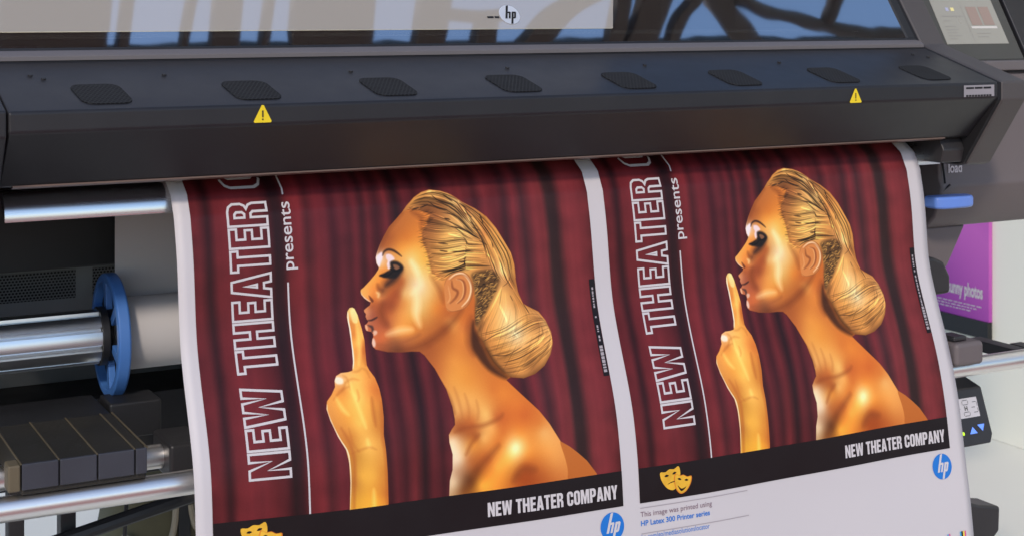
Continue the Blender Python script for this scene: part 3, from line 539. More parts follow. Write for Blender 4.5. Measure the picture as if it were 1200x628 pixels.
    fill(ART['eye'][0][:9], (30,25,26), 5, .95); fill(ART['eye'][2], (146,96,64), 3, .85)
    for q in ART['lashes']: stroke(q, (20,16,18), 2.6, .9, 2)
    stroke(ART['brow'], (48,30,24), 3.6, .9, 2.6)
    fill(ART['nostril'], (92,42,24), 3, .8)
    stroke(ART['nosetip'][0], (246,204,132), 4, .75, 3.5); stroke(ART['nosetip'][1], (248,214,186), 2.0, .8, 1.6)
    stroke(ART['mouth'][0], (58,32,28), 2.8, .9, 2.2); fill(ART['mouth'][1], (70,46,42), 3.5, .9)
    fill(ART['mouth'][2], (238,206,180), 3.5, .7); fill(ART['mouth'][3], (240,212,192), 4, .8); fill(ART['mouth'][4], (238,180,132), 2.4, .85)
    # everything soft stays inside the figure
    hk = keep.copy(); w2, a2 = poly_alpha(ho, 1.3); hk[w2] = np.maximum(hk[w2], a2)
    w3, a3 = poly_alpha(topx(ART['neck_shadow']), 6); hk[w3] = np.maximum(hk[w3], a3*.6)
    img[:] = before*(1-hk[...,None])+img*hk[...,None]
    # raised hand
    ar = topx(ART['arm_outline']); w, a = poly_alpha(ar, 1.2); k2 = np.zeros((CH, CW), np.float32); k2[w] = a; before = img.copy()
    sk = shade(ART['arm_samples'], w, 3, 4, 2.); img[w] = img[w]*(1-a[...,None])+sk*a[...,None]
    for s in ART['arm_shadow']: stroke(s, (176,98,34), 5, .6, 6)
    for s in ART['arm_light']: stroke(s, (250,206,122), 5.5, .6, 6)
    for s in ART['arm_dark']+ART['knuckles']: stroke(s, (180,104,38), 3, .36, 4)
    stroke(ART['arm_rim'], (246,228,228), 3.2, .9, 1.6); stroke(ART['arm_rim2'], (246,224,212), 2.4, .85, 1.5)
    fill(ART['thumbnail'], (240,222,224), 4, .75)
    x, y = ART['arm_outline'][0]; fill([(x-3, y+4), (x+6, y+3), (x+7, y+22), (x-1, y+22)], (248,214,160), 3.5, .7)
    img[:] = 255*np.clip(img*np.array((1,1.03,.95), np.float32)/255, 0, 1)**1.22*1.09
    img[:] = before*(1-k2[...,None])+img*k2[...,None]
    img[:] += rng.normal(0, 2.0, (CH, CW, 1)).astype(np.float32)
paint()
def to_image():
    l = lin(np.clip(img, 0, 255)); g = l.mean(-1, keepdims=True)
    l = np.clip((l-(l-g)*.06-.003)*1.06, .004, .9)      # the paper's own gloss adds the rest
    s = np.where(l <= .0031308, l*12.92, 1.055*l**(1/2.4)-.055)
    rgba = np.ones((CH, CW, 4), np.float32); rgba[...,:3] = s[::-1]
    im = bpy.data.images.new('theatre_artwork', CW, CH); im.pixels.foreach_set(rgba.ravel()); im.update(); im.pack()
    return im
m = pmat('printed_artwork', (.5,.5,.5), .45, spec=.25, bump=.02, bscale=300)
it = m.node_tree.nodes.new('ShaderNodeTexImage'); it.image = to_image(); it.interpolation = 'Cubic'; it.extension = 'EXTEND'
m.node_tree.links.new(it.outputs[0], m.node_tree.nodes['Principled BSDF'].inputs['Base Color'])
M['art'] = m
def art_uv(x, t): return (x/TW, 1-(t-T0)/(T1-T0))

# ------------------------------------------------------------------ printed sheet
sheet = empty('printed_sheet', (1.3, 2.05, .1), 'wide white paper sheet hanging from the printer, printed with two red theatre posters', 'printed sheet')
def sheet_mesh():
    ts = list(np.arange(-110, 0, 6.))+list(np.arange(0, 120, 5.))+list(np.arange(120, 881, 10.)); xs = np.linspace(XL, XR, 96)
    bm = bmesh.new(); g = [[bm.verts.new(surf(float(x), float(t))+Vector((0,0,H))-wloc(sheet)) for x in xs] for t in ts]
    for i in range(len(ts)-1):
        for j in range(len(xs)-1): bm.faces.new((g[i][j], g[i+1][j], g[i+1][j+1], g[i][j+1]))
    me = bpy.data.meshes.new('paper'); bm.to_mesh(me); bm.free(); me.polygons.foreach_set('use_smooth', [True]*len(me.polygons))
    o = bpy.data.objects.new('paper', me); COL.objects.link(o); o.parent = sheet; me.materials.append(M['paper'])
    md = o.modifiers.new('thickness', 'SOLIDIFY'); md.thickness = .0004; md.offset = -1
sheet_mesh()
def rect(x0, x1, y0, y1): return [(x0,y0),(x1,y0),(x1,y1),(x0,y1)]
def circle(cx, cy, r, n=40, ry=None): return [(cx+r*math.cos(2*math.pi*k/n), cy+(ry or r)*math.sin(2*math.pi*k/n)) for k in range(n)]
def hp_strokes(cx, cy, r):
    """slanted h and p in a disc; y grows downward"""
    def sl(pts): return [(cx+r*(x-.32*y), cy+r*y) for x, y in pts]
    h = sl([(-.40,-.93),(-.19,-.985),(-.19,-.30),(.05,-.30),(.11,-.22),(.11,.42),(-.07,.42),(-.07,-.14),(-.19,-.14),(-.19,.42),(-.40,.42)])
    p = sl([(.20,-.30),(.56,-.30),(.64,-.21),(.64,.33),(.56,.42),(.40,.42),(.40,.975),(.20,.99)])
    ph = sl([(.40,-.14),(.46,-.14),(.46,.26),(.40,.26)])
    return [h, p, ph]
def make_poster(X0, label):
    po = bpy.data.objects.new('printed_poster', None)
    xs = np.linspace(0, TW, 110); ts = list(np.arange(-64, 0, 4.))+list(np.arange(0, 120, 4.))+list(np.arange(120, 541, 8.)) ; ts[-1] = 540.
    bm = bmesh.new(); uvl = bm.loops.layers.uv.new('UVMap'); base = wloc(sheet)
    g = [[(bm.verts.new(surf(X0+float(x)/1000, float(t), .0005)+Vector((0,0,H))-base), x, t) for x in xs] for t in ts]
    for i in range(len(ts)-1):
        for j in range(len(xs)-1):
            q = (g[i][j], g[i+1][j], g[i+1][j+1], g[i][j+1]); f = bm.faces.new([v[0] for v in q])
            for l, v in zip(f.loops, q): l[uvl].uv = art_uv(v[1], v[2])
    me = bpy.data.meshes.new('printed_poster'); bm.to_mesh(me); bm.free(); me.polygons.foreach_set('use_smooth', [True]*len(me.polygons))
    po = bpy.data.objects.new('printed_poster', me); COL.objects.link(po); po.parent = sheet; me.materials.append(M['art']); po['label'] = label
    def L(off): return lambda x, t: surf(X0+x/1000, t, off)
    def clipt(p): return [(x, min(t, 486.)) for x, t in p]
    flat('portrait', [clipt(catmull(ART['body_outline'], 2, True))], L(.0008), 'art', po, 7., art_uv, 5.)
    flat('raised_hand', [clipt(catmull(ART['arm_outline'], 2, True))], L(.0010), 'art', po, 7., art_uv, 5.)
    flat('caption_band', [rect(0, TW, 485.5, 540)], L(.0009), 'ink_black', po, 12., None, 10.)
    # title runs up the poster: along = -t, up = -x
    ti, wt = block_line('NEW THEATER CO', .075, .30); _, wr = block_line('NEW THEATER', .075, .30)
    tb, tt = 429., 36.; k = (tb-tt)/wr; rings = []
    for c in ti:
        q = [(115-60*v, tb-u*k) for u, v in c]
        if max(p[1] for p in q) < -58: continue
        rings += outline(q, 3.5)
    objs = []
    vs = []
    flat('title_lettering', rings, L(.0012), 'ink_white', po, None, None, 8.)
    text('tagline_lettering', 'presents', lambda u, v: surf(X0+(151.5-26*v)/1000, 139-101*u, .0012), 'ink_white', po, .008)
    flat('rule', [rect(140, 142.6, 158, 485.5)], L(.0011), 'ink_white', po, None, None, 6.)
    flat('rule', [rect(142.8, 145.4, -40, 27)], L(.0011), 'ink_white', po, None, None, 4.)
    co, wc = block_line('NEW THEATER COMPANY', .07, .28); k = (658-426)/wc
    flat('company_lettering', [[(426+u*k, 525-21.5*v+(u*k)*.010) for u, v in c] for c in co], L(.0013), 'ink_white', po, None, None, 12.)
    # credit strip
    st = flat('credit_strip', [rect(656, 667, 191, 340)], L(.0011), 'ink_black', po, None, None, 10.)
    ds = []; t = 204.
    while t < 334:
        l = random.uniform(1.5, 5); w = 1.5 if t < 290 else 3.0
        if random.random() < .85: ds.append(rect(661-w, 661+w, t, t+l))
        t += l+random.uniform(.8, 2.2)
    flat('small_print', ds, L(.0014), 'ink_grey', po)
    # emblem: two gold theatre masks
    def mk(cx, cy, s, rot, smile):
        f = lambda pts: [(cx+s*(x*math.cos(rot)-y*math.sin(rot)), cy+s*(x*math.sin(rot)+y*math.cos(rot))) for x, y in pts]
        face = f(catmull([(-.95,-.72),(-.45,-.62),(0,-.74),(.45,-.62),(.95,-.72),(.98,-.1),(.66,.62),(.2,1.0),(-.2,1.0),(-.66,.62),(-.98,-.1)], 3, True))
        e = [f(catmull([(sx*.62,-.30),(sx*.40,-.40),(sx*.18,-.26),(sx*.40,-.20)], 3, True)) for sx in (-1,1)]
        sgn = 1 if smile else -1
        mo = f(catmull([(-.5,.36-.06*sgn),(0,.44+.12*sgn),(.5,.36-.06*sgn),(0,.50+.30*sgn if smile else .40)], 4, True))
        return face, e+[mo]
    f1, d1 = mk(60, 507, 19, -.18, False); f2, d2 = mk(81, 517, 17, .22, True)
    em = flat('mask_emblem', [f1], L(.0012), 'ink_gold', po, None, None, 6.)
    flat('mask_emblem', [f2], L(.0014), 'ink_orange', po, None, None, 6.)
    flat('mask_emblem', [[(81+(x-81)*.90, 517+(y-517)*.92) for x, y in f2]], L(.0016), 'ink_gold', po, None, None, 6.)
    flat('mask_feature', d1, L(.0014), 'ink_black', po); flat('mask_feature', d2, L(.0018), 'ink_black', po)
    # logo and printing note on the white margin
    lg = flat('logo', [circle(645.5, 569, 22)], L(.0008), 'ink_blue', po, None, None, 6.)
    flat('logo_lettering', hp_strokes(645.5, 569, 22), L(.0011), 'ink_white', po)
    for t, x1 in ((547, 211), (587, 211)): flat('note_rule', [rect(0, x1, t, t+1.3)], L(.0008), 'ink_grey', po, None, None, 10.)
    for s, t, x0, x1, c, b in (('This image was printed using', 561.5, 0, 137, 'ink_purple', .004), ('HP Latex 300 Printer series', 575.5, 0, 132, 'ink_blue', .02), ('hp.com/go/mediasolutionslocator', 596.5, 0, 130, 'ink_blue', .0)):
        text('printing_note', s, lambda u, v, t=t, x0=x0, x1=x1: surf(X0+(x0+(x1-x0)*u)/1000, t-11.5*v, .0009), c, po, b)
    for x, c in ((682,'ink_magenta'),(678.5,'ink_yellow'),(674.5,'ink_black'),(671,'ink_cyan'),(645,'ink_magenta'),(641,'ink_cyan')):
        flat('colour_bar', [rect(x-1.7, x+1.7, 684, 700)], L(.0008), c, po)
    return po
make_poster(.619, 'left theatre poster, its title starting nearer the paper edge')
make_poster(1.318, 'right theatre poster, with the whole caption band in view')

# ------------------------------------------------------------------ printer
pr = empty('large_format_printer', (1.2, 2.6, 0), 'big charcoal wide format printer with sloping front window, vented lid and silver bars', 'printer')
BACK, FRONT, CREASE, LIP = (2.250,-.0705), (2.045,-.133), (2.045,-.161), (2.120,-.2375)
prof = [BACK, FRONT, CREASE, LIP, (2.128,-.2395), (2.33,-.2395), (2.33,-.0705)]
lid = B().prism(prof, .3475, 2.100).build('front_lid', 'shell', pr, .004)
# top of lid as a plane
dY, dZ = FRONT[0]-BACK[0], FRONT[1]-BACK[1]; Ls = math.hypot(dY, dZ); nT = Vector((0, dZ/Ls, -dY/Ls))
if nT.z < 0: nT = -nT
def lidtop(x, y, off=.0): # y is the world Y on the slope
    k = (y-BACK[0])/dY; return Vector((x, y, BACK[1]+k*dZ)) + nT*off
def rrect(x0, x1, y0, y1, r, skew=0., n=5):
    out = []
    for cx, cy, a0 in ((x1-r,y1-r,0),(x0+r,y1-r,90),(x0+r,y0+r,180),(x1-r,y0+r,270)):
        for k in range(n+1):
            a = R(a0+90*k/n); out.append((cx+r*math.cos(a), cy+r*math.sin(a)))
    return [(x+skew*(y-(y0+y1)/2), y) for x, y in out]
for i in range(8):
    cx = .480+.2133*i
    pts = rrect(cx-.034, cx+.034, 2.064, 2.139, .016, -.10)
    b = B(); b.slab([lidtop(x, y, .0002) for x, y in pts], nT*.0012)
    for f in b.bm.faces:
        for l in f.loops: l[b.uv].uv = (l.vert.co.x, l.vert.co.y)
    b.build('vent', 'perf', pr)
def warn(x, zc):
    fn = lambda o: (lambda u, v: Vector((x+u, 2.045-o, zc+v)))
    w = flat('warning_sign', [[(-.0132,-.0098),(-.0116,-.0115),(.0116,-.0115),(.0132,-.0098),(.0015,.0130),(-.0015,.0130)]], fn(.0012), 'yellow', pr)
    flat('warning_symbol', [rect(-.0011,.0011,-.004,.0055), rect(-.0011,.0011,-.0080,-.0058)], fn(.0018), 'brownribs', w)
warn(.691, -.1465); warn(1.761, -.1495)
lb = flat('rating_label', [rect(2.013,2.088,-.158,-.137)], lambda x, z: Vector((x, 2.0436, z)), 'label', pr)
for x0, z0, n, w in ((2.018,-.1415,3,.019),(2.018,-.1555,9,.0055)):
    flat('label_print', [rect(x0+i*(.064/n), x0+i*(.064/n)+w, z0-.0022, z0+.0012) for i in range(n)], lambda x, z: Vector((x, 2.0430, z)), 'seam', lb)
B().prism([(2.1190,-.2370),(2.1285,-.2400),(2.1285,-.2425),(2.1190,-.2393)], .366, 2.04).build('lip_strip', 'lip', pr)
for x, y in ((.586,2.172),(.874,2.170),(1.146,2.172),(1.41,2.172),(1.695,2.172),(2.035,2.20),(2.06,2.185),(.40,2.18),(.415,2.165)):
    p = lidtop(x, y); b = B(); b.tube([p-nT*.001, p+nT*.0022], .0035, 10); b.build('screw', 'dark', pr)
for x in (.64,.88,1.13,1.62):
    box('clip', 'shell3', pr, (x-.007,x+.007,2.243,2.252,-.0695,-.0645), .001)
# ledge under the window, gap in front of it
B().prism([(2.238,-.0735),(2.258,-.0675),(2.262,-.0585),(2.250,-.0605),(2.238,-.0665)], .34, 2.100).build('window_ledge', 'shell3', pr, .001)
B().prism([(2.2325,-.0770),(2.2372,-.0755),(2.2372,-.0740),(2.2325,-.0755)], .34, 2.098).build('seam', 'seam', pr)
# end caps
us = .058/math.hypot(.058,.083), .083/math.hypot(.058,.083)   # up the window slope
def up(y0, z0, d): return (y0+us[0]*d, z0+us[1]*d)
cap = [(2.250,-.0685),(2.043,-.1315),(2.043,-.166),(2.131,-.291),(2.150,-.296),(2.36,-.296),(2.36,-.10),up(2.30,-.07,.40),up(2.250,-.0685,.40)]
B().prism(cap, 2.1065, 2.168).build('end_cap', 'capshell', pr, .004)
g = [(2.253,-.0700),(2.0455,-.1335),(2.0455,-.165),(2.133,-.289),(2.150,-.292),(2.34,-.292),(2.34,-.12),up(2.30,-.07,.38),up(2.253,-.0700,.38)]
B().prism(g, 2.0985, 2.1075).build('end_gap', 'seam', pr)
B().prism([(2.140,-.2398),(2.128,-.262),(2.135,-.287),(2.20,-.287),(2.26,-.2398)], 2.045, 2.0985).build('end_bracket', 'dark', pr, .003)
capL = [(2.250,-.0685),(2.043,-.1315),(2.043,-.166),(2.131,-.288),(2.150,-.300),(2.36,-.300),(2.36,-.07)]
B().prism(capL, .20, .3455).build('end_cap', 'shell', pr, .003)
# window, frame, interior
G0 = (2.262, -.060)
def gpt(x, d, off=0.): y, z = up(G0[0], G0[1], d); return Vector((x, y-us[1]*off, z+us[0]*off))
b = B(); b.slab([gpt(.22,.002), gpt(2.084,.002), gpt(2.084,.36), gpt(.22,.36)], (0, us[1]*.003, -us[0]*.003)); win_o = b.build('window', 'glass', pr)
def bar(x0, x1, d0, d1, off, th, name='window_frame', mat='black', par=None):
    b = B(); b.slab([gpt(x0,d0,off), gpt(x1,d0,off), gpt(x1,d1,off), gpt(x0,d1,off)], (0, us[1]*th, -us[0]*th)); return b.build(name, mat, par or win_o, .0008)
bar(.22, 2.099, -.010, .004, .003, .010); bar(2.0815, 2.099, .0042, .37, .003, .010); bar(.22, 2.081, .355, .37, .003, .010)
bd = flat('badge', [circle(0, 0, .0195, 40)], lambda u, v: gpt(1.216+u, .062+v, .0016), 'silver', win_o)
flat('badge_lettering', [[(x, -y) for x, y in p] for p in hp_strokes(0, 0, .0195)], lambda u, v: gpt(1.216+u, .062+v, .0022), 'seam', win_o)
flat('badge_caption', [rect(-.024,-.012,.0,.004), rect(-.010,-.001,.0,.004)], lambda u, v: gpt(1.196+u, .055+v, .0015), 'seam', win_o)
b = B(); b.slab([gpt(.22,.0335,.0008), gpt(1.414,.0335,.0008), gpt(1.530,.354,.0008), gpt(.22,.354,.0008)], (0, us[1]*.0006, -us[0]*.0006)); b.build('cream_panel', 'cream', win_o)
box('inner_cover', 'dark', pr, (.10, 1.5, 2.48, 2.62, -.032, .24), .003)
box('inner_rail', 'rail', pr, (.10, 2.09, 2.425, 2.60, -.075, -.040), .004)
box('inner_rail', 'steel', pr, (.10, 2.09, 2.418, 2.426, -.046, -.038), .001)
box('inner_tray', 'dark', pr, (.10, 2.09, 2.30, 2.64, -.10, -.0765), .002)
box('inner_carriage', 'label', pr, (.30, .455, 2.36, 2.43, -.0762, -.056), .003)
box('back_shell', 'black', pr, (.10, 2.62, 2.64, 2.70, -.44, .42), .004)
B().prism([up(2.262,-.06,.372), up(2.262,-.06,.376), (2.64,.262), (2.64,.258)], .20, 2.10).build('added_top_pane', 'glass', pr)  # unseen glass pane put in place of a hood so daylight gets inside
box('under_shell', 'black', pr, (.20, 2.30, 2.37, 2.63, -.30, -.245), .003)
for x0, x1 in ((1.55,1.60),(1.66,1.70),(1.84,1.93)):
    box('inner_post', 'rail', pr, (x0, x1, 2.50, 2.60, -.039, .38), .004)
# output platen: a quarter-round steel lip
def platen(x0, x1):
    a = [(2.217-.038*math.sin(R(t)), -.290+.038*math.cos(R(t))) for t in range(0, 100, 6)]
    c = [(y+.004 if y < 2.2 else y, z-.004) for y, z in a[::-1]]
    outer = [(2.30,-.2530)]+a; inner = [(2.184,-.295),(2.193,-.293),(2.193,-.286),(2.222,-.260),(2.30,-.259)]
    return B().prism(outer+inner, x0, x1)
platen(.366, 2.085).build('output_platen', 'steel', pr, 0, True)
# ink cabinet on the right
body = [(2.300,-.105),(2.278,-.130),(2.270,-.335),(2.262,-.352),(2.285,-.415),(2.310,-.440),(2.42,-.448),(2.64,-.44),(2.64,-.105)]
B().prism(body, 2.170, 2.62).build('ink_cabinet', 'shell2', pr, .006)
box('cabinet_shelf', 'shell3', pr, (2.1685, 2.615, 2.268, 2.34, -.1240, -.1040), .003)
box('seam', 'seam', pr, (2.169, 2.618, 2.2745, 2.30, -.1292, -.1245), .0005)
box('shelf_tab', 'shell2', pr, (2.255, 2.30, 2.2655, 2.29, -.1165, -.108), .001)
B().tube([(2.25,2.2875,-.379),(2.615,2.2875,-.379)], .0035, 8).build('seam', 'seam', pr)
B().tube([(2.178,2.2700,-.30),(2.178,2.262,-.345)], .002, 6).build('seam', 'seam', pr)
B().tube([(2.190,2.2605,-.348),(2.178,2.2660,-.358),(2.176,2.277,-.385)], .002, 6).build('seam', 'seam', pr)
def curved_lever():
    pts = [(x-.012, y) for x, y in [(2.13,2.225),(2.15,2.215),(2.205,2.213),(2.225,2.220),(2.232,2.235),(2.225,2.25),(2.20,2.256),(2.13,2.26)]]
    b = B(); b.slab([Vector((x,y,-.3650)) for x, y in pts], (0,0,-.024)); return b.build('lever', 'bluelever', pr, .006)
curved_lever()
text('cabinet_lettering', 'load', lambda u, v: Vector((2.193+.036*u, 2.2680, -.325+.028*v)), 'ink_white', pr, .02)
# control panel with touch screen, leaning back
ca, sa = math.cos(R(60)), math.sin(R(60)); NP = Vector((0,-sa,ca))
def cp(x, d, off=0.): return Vector((x, 2.300+ca*d, -.100+sa*d)) + NP*off
b = B(); b.slab([cp(2.2005,-.004,0), cp(2.436,-.004,0), cp(2.436,.36,0), cp(2.2005,.36,0)], -NP*.05); cpan = b.build('control_panel', 'bezel', pr, .004)
b = B(); b.slab([cp(2.2365,.034,.0002), cp(2.4085,.034,.0002), cp(2.4085,.262,.0002), cp(2.2365,.262,.0002)], NP*.0006); b.build('screen', 'screen', cpan)
def scr(name, r, mat, off): flat(name, r, lambda x, d: cp(x, d, off), mat, cpan)
scr('screen_icon', [rect(2.327,2.356,.078,.122), rect(2.362,2.391,.078,.122)], 'screen_brown', .0014)
scr('screen_icon', [rect(2.322,2.394,.070,.0755)], 'screen_white', .0014)
scr('screen_icon', [rect(2.284,2.293,.112,.120)], 'screen_yellow', .0014); scr('screen_icon', [rect(2.270,2.278,.112,.120)], 'screen_blue', .0014)
scr('screen_text', [rect(2.252,2.310,.0985,.1005), rect(2.315,2.3158,.036,.125), rect(2.252,2.27,.088,.0895)]+[rect(2.250,2.250+w,d,d+.0012) for w, d in ((.03,.075),(.034,.067),(.028,.060),(.036,.053),(.02,.046))]+[rect(2.33,2.33+w,d,d+.0012) for w, d in ((.04,.058),(.03,.050))], 'screen_dark', .0014)
b = B(); b.slab([cp(2.4445,-.004,.002), cp(2.62,-.004,.002), cp(2.62,.36,.002), cp(2.4445,.36,.002)], -NP*.06); b.build('side_cover', 'shell', pr, .004)
b = B(); b.slab([cp(2.4355,-.003,-.012), cp(2.446,-.003,-.012), cp(2.446,.36,-.012), cp(2.4355,.36,-.012)], -NP*.03); b.build('seam', 'seam', pr)
b = B(); b.slab([cp(2.165,-.02,-.016), cp(2.615,-.02,-.016), cp(2.615,.02,-.016), cp(2.165,.02,-.016)], -NP*.06); b.build('panel_base', 'shell2', pr)
# under the cabinet, right side
b = B(); b.slab([Vector((x,2.315,z)) for x, z in ((2.13,-.44),(2.285,-.44),(2.235,-.523),(2.13,-.538))], (0,.12,0)); b.build('side_bracket', 'shell2', pr, .005)
b = B(); b.slab([Vector((x,2.20,z)) for x, z in ((2.05,-.478),(2.09,-.475),(2.118,-.487),(2.134,-.515),(2.134,-.548),(2.05,-.552))], (0,.07,0)); b.build('roll_latch', 'dark', pr, .008)
box('tube_clamp', 'shell2', pr, (2.025, 2.095, 2.074, 2.150, -.655, -.611), .009)
box('tube_clamp', 'dark', pr, (2.030, 2.062, 2.085, 2.125, -.610, -.601), .003)
box('side_arm', 'black', pr, (2.236, 2.270, 2.130, 2.26, -.678, -.656), .003)
box('side_arm', 'black', pr, (2.287, 2.320, 2.02, 2.20, -.700, -.660), .003)
b = B(); b.tube([(.10,2.106,-.6650),(2.262,2.106,-.6650)], .0172, 40); b.build('front_bar', 'tube', pr, 0, True)
b = B(); b.tube([(2.2622,2.106,-.6650),(2.285,2.106,-.6650)], .019, 28); b.build('bar_end', 'dark', pr, .003)
b = B(); b.tube([(.10,2.26,-.668),(1.9,2.26,-.668)], .018, 32); b.build('rear_bar', 'tube', pr, 0, True)
box('bar_clamp', 'dark', pr, (.605, .66, 2.21, 2.31, -.695, -.640), .006)
box('bar_clamp', 'black', pr, (.545, .625, 2.33, 2.40, -.655, -.60), .004)
for x in (.395, .468):
    box('leg', 'black', pr, (x-.011, x+.011, 2.255, 2.285, -1.285, -.687), .002)
box('foot', 'black', pr, (.34, .52, 2.20, 2.9, -1.2995, -1.286), .003); 
b = B(); b.tube([(.30,2.235,-.800),(.44,2.235,-.765),(.67,2.235,-.722)], .0105, 10); b.build('brace', 'black', pr, 0, True)
b = B(); b.tube([(.563,2.3,-.745),(.560,2.3,-.80),(.548,2.3,-.95),(.545,2.3,-1.29)], .0032, 8); b.build('cable', 'black', pr, 0, True)
# rear panels behind the roll
box('rear_panel', 'greypanel', pr, (.20, 1.95, 2.76, 2.78, -.66, -.418), .001)
for x0, x1 in ((.28,.585),(.615,.95),(.98,1.3)):
    b = B(); b.box(x0, x1, 2.7585, 2.7598, -.512, -.462)
    for f in b.bm.faces:
        for l in f.loops: l[b.uv].uv = (l.vert.co.x, l.vert.co.z)
    b.build('vent', 'perf2', pr)
box('rear_panel', 'black', pr, (.20, 2.0, 2.70, 2.78, -.4175, -.30), .001)
box('rear_panel', 'black', pr, (.20, 2.0, 2.62, 2.78, -.80, -.6605), .002)
box('side_panel', 'black', pr, (.18, .1995, 2.2, 2.78, -.80, -.31), .002)
# reel control box
b = B(); b.slab([Vector((x,y,z)) for x, y, z in ((2.05,2.137,-.716),(2.150,2.137,-.716),(2.152,2.109,-.800),(2.142,2.103,-.815),(2.05,2.103,-.815))], (0,.045,.012)); rc = b.build('reel_control', 'dark', pr, .004)
def rcp(x, d, off): return Vector((x, 2.137-.3333*d-off*.95, -.716-d+off*.3))
flat('small_screen', [rect(2.062,2.129,.016,.050)], lambda x, d: rcp(x, d, .0014), 'lcd', rc)
def thin(x0, y0, x1, y1, w=.0010): return rect(min(x0,x1)-w/2, max(x0,x1)+w/2, min(y0,y1)-w/2, max(y0,y1)+w/2)
flat('screen_diagram', [thin(*q) for q in ((2.092,.0195,2.1035,.0195),(2.092,.027,2.1035,.027),(2.0905,.021,2.0905,.0255),(2.105,.021,2.105,.0255),(2.092,.040,2.1035,.040),(2.092,.0465,2.1035,.0465),(2.0905,.0415,2.0905,.045),(2.105,.0415,2.105,.045),(2.070,.024,2.079,.024),(2.070,.042,2.079,.042),(2.0685,.0255,2.0685,.031),(2.0685,.035,2.0685,.0405),(2.116,.024,2.125,.024),(2.116,.042,2.125,.042),(2.1265,.0255,2.1265,.031),(2.1265,.035,2.1265,.0405),(2.075,.033,2.083,.033),(2.112,.033,2.120,.033))]+[rect(2.094,2.0960,.0295,.0375), rect(2.0995,2.1015,.0295,.0375), rect(2.0965,2.099,.0325,.0345)], lambda x, d: rcp(x, d, .0020), 'bezel', rc)
for pts in ([(2.094,.078),(2.113,.078),(2.1035,.066)], [(2.116,.064),(2.134,.064),(2.127,.076)]): flat('button', [pts], lambda x, d: rcp(x, d, .0016), 'btn', rc)
flat('status_light', [circle(2.078,.0755,.0032,12)], lambda x, d: rcp(x, d, .0016), 'led', rc)
b = B(); b.slab([Vector((x,2.09,z)) for x, z in ((2.05,-.905),(2.10,-.922),(2.152,-.932),(2.150,-.978),(2.135,-.990),(2.05,-.990))], (0,.06,0)); b.build('lower_foot', 'dark', pr, .006)

# ------------------------------------------------------------------ paper roll on its spindle
AY, AZ = 2.43, -.515
roll = empty('paper_roll', (1.3, AY, H+AZ), 'roll of plain white paper behind the blue hub, its web rising into the printer', 'paper roll')
b = B(); b.ring_x([(.586,.057),(1.96,.057),(1.96,.040),(.586,.040)], AY, AZ, 72); b.build('roll', 'rollpaper', roll, 0, True)
B().prism([(AY+.0572,AZ+.02),(AY+.0577,AZ+.02),(AY+.056,-.30),(AY+.05,-.252),(AY+.0495,-.252),(AY+.0555,-.30)], .590, 1.96).build('web', 'rollpaper', roll)
sp = empty('spindle', (.45, AY, H+AZ), 'fluted aluminium spindle with a bright blue ring hub at its end', 'spindle')
def fluted(x0, x1, r):
    prof = []
    for k in range(96):
        a = 2*math.pi*k/96; f = abs(math.sin(a*4.5+.35))
        rr = r*(.72+.28*min(1, f*2.4)); prof.append((AY+rr*math.cos(a), AZ+rr*math.sin(a)))
    return B().prism(prof, x0, x1)
fluted(.10, .548, .043).build('shaft', 'alu', sp, 0, True)
b = B(); b.ring_x([(.5485,.046),(.5600,.046),(.5600,.020),(.5485,.020)], AY, AZ); b.build('collar', 'black', sp, .001)
b = B(); b.ring_x([(.5600,.093),(.5618,.0965),(.577,.0975),(.580,.095),(.580,.084),(.5600,.084)], AY, AZ, 96); hub = b.build('hub_ring', 'blue', sp, .0012)
b = B(); b.ring_x([(.574,.0838),(.5795,.0838),(.5795,.03),(.574,.03)], AY, AZ, 64); b.build('hub_plate', 'dark', sp)
for k in range(6):
    a = R(60*k+20); c, s = math.cos(a), math.sin(a)
    P = lambda rr, w: Vector((.563, AY+rr*c-w*s, AZ+rr*s+w*c))
    b = B(); b.slab([P(.040,-.006), P(.0838,-.009), P(.0838,.009), P(.040,.006)], (.0105,0,0)); b.build('spoke', 'blue', hub, .001)

# ------------------------------------------------------------------ tray and bag at lower left
tr = empty('ribbed_tray', (.45, 2.2, H-.641), 'long dark tray with brown ribbed top and blue grey front above the silver bar', 'tray')
xs = [.345,.360,.372,.4215,.4725,.5235,.541]
b = B()
for i in range(2, len(xs)-1): b.box(xs[i]+.0010, xs[i+1]-.0010, 2.0885, 2.094, -.6385, -.6035)
b.build('tray_front', 'bluegrey', tr, .0015)
b = B(); b.prism([(2.0945,-.6470),(2.0945,-.6045),(2.30,-.6045),(2.30,-.6470)], .3725, .5405); b.build('tray_body', 'brownribs', tr, .003)
b = B()
for x in xs[2:]: b.prism([(2.0925,-.6050),(2.0925,-.6034),(2.30,-.6034),(2.30,-.6050)], x-.0010, x+.0010)
b.build('tray_ribs', 'goldedge', tr)
box('tray_end', 'goldedge', tr, (.355, .3715, 2.0895, 2.12, -.640, -.604), .003)
box('tray_rear_shade', 'black', tr, (.3725, .5405, 2.3005, 2.43, -.6470, -.606), .003)  # back of the tray coloured black to stand in for its shade
bag = empty('rucksack', (.84, 3.2, 0), 'dark olive rucksack with pale piping standing on the floor beneath the printer', 'rucksack')
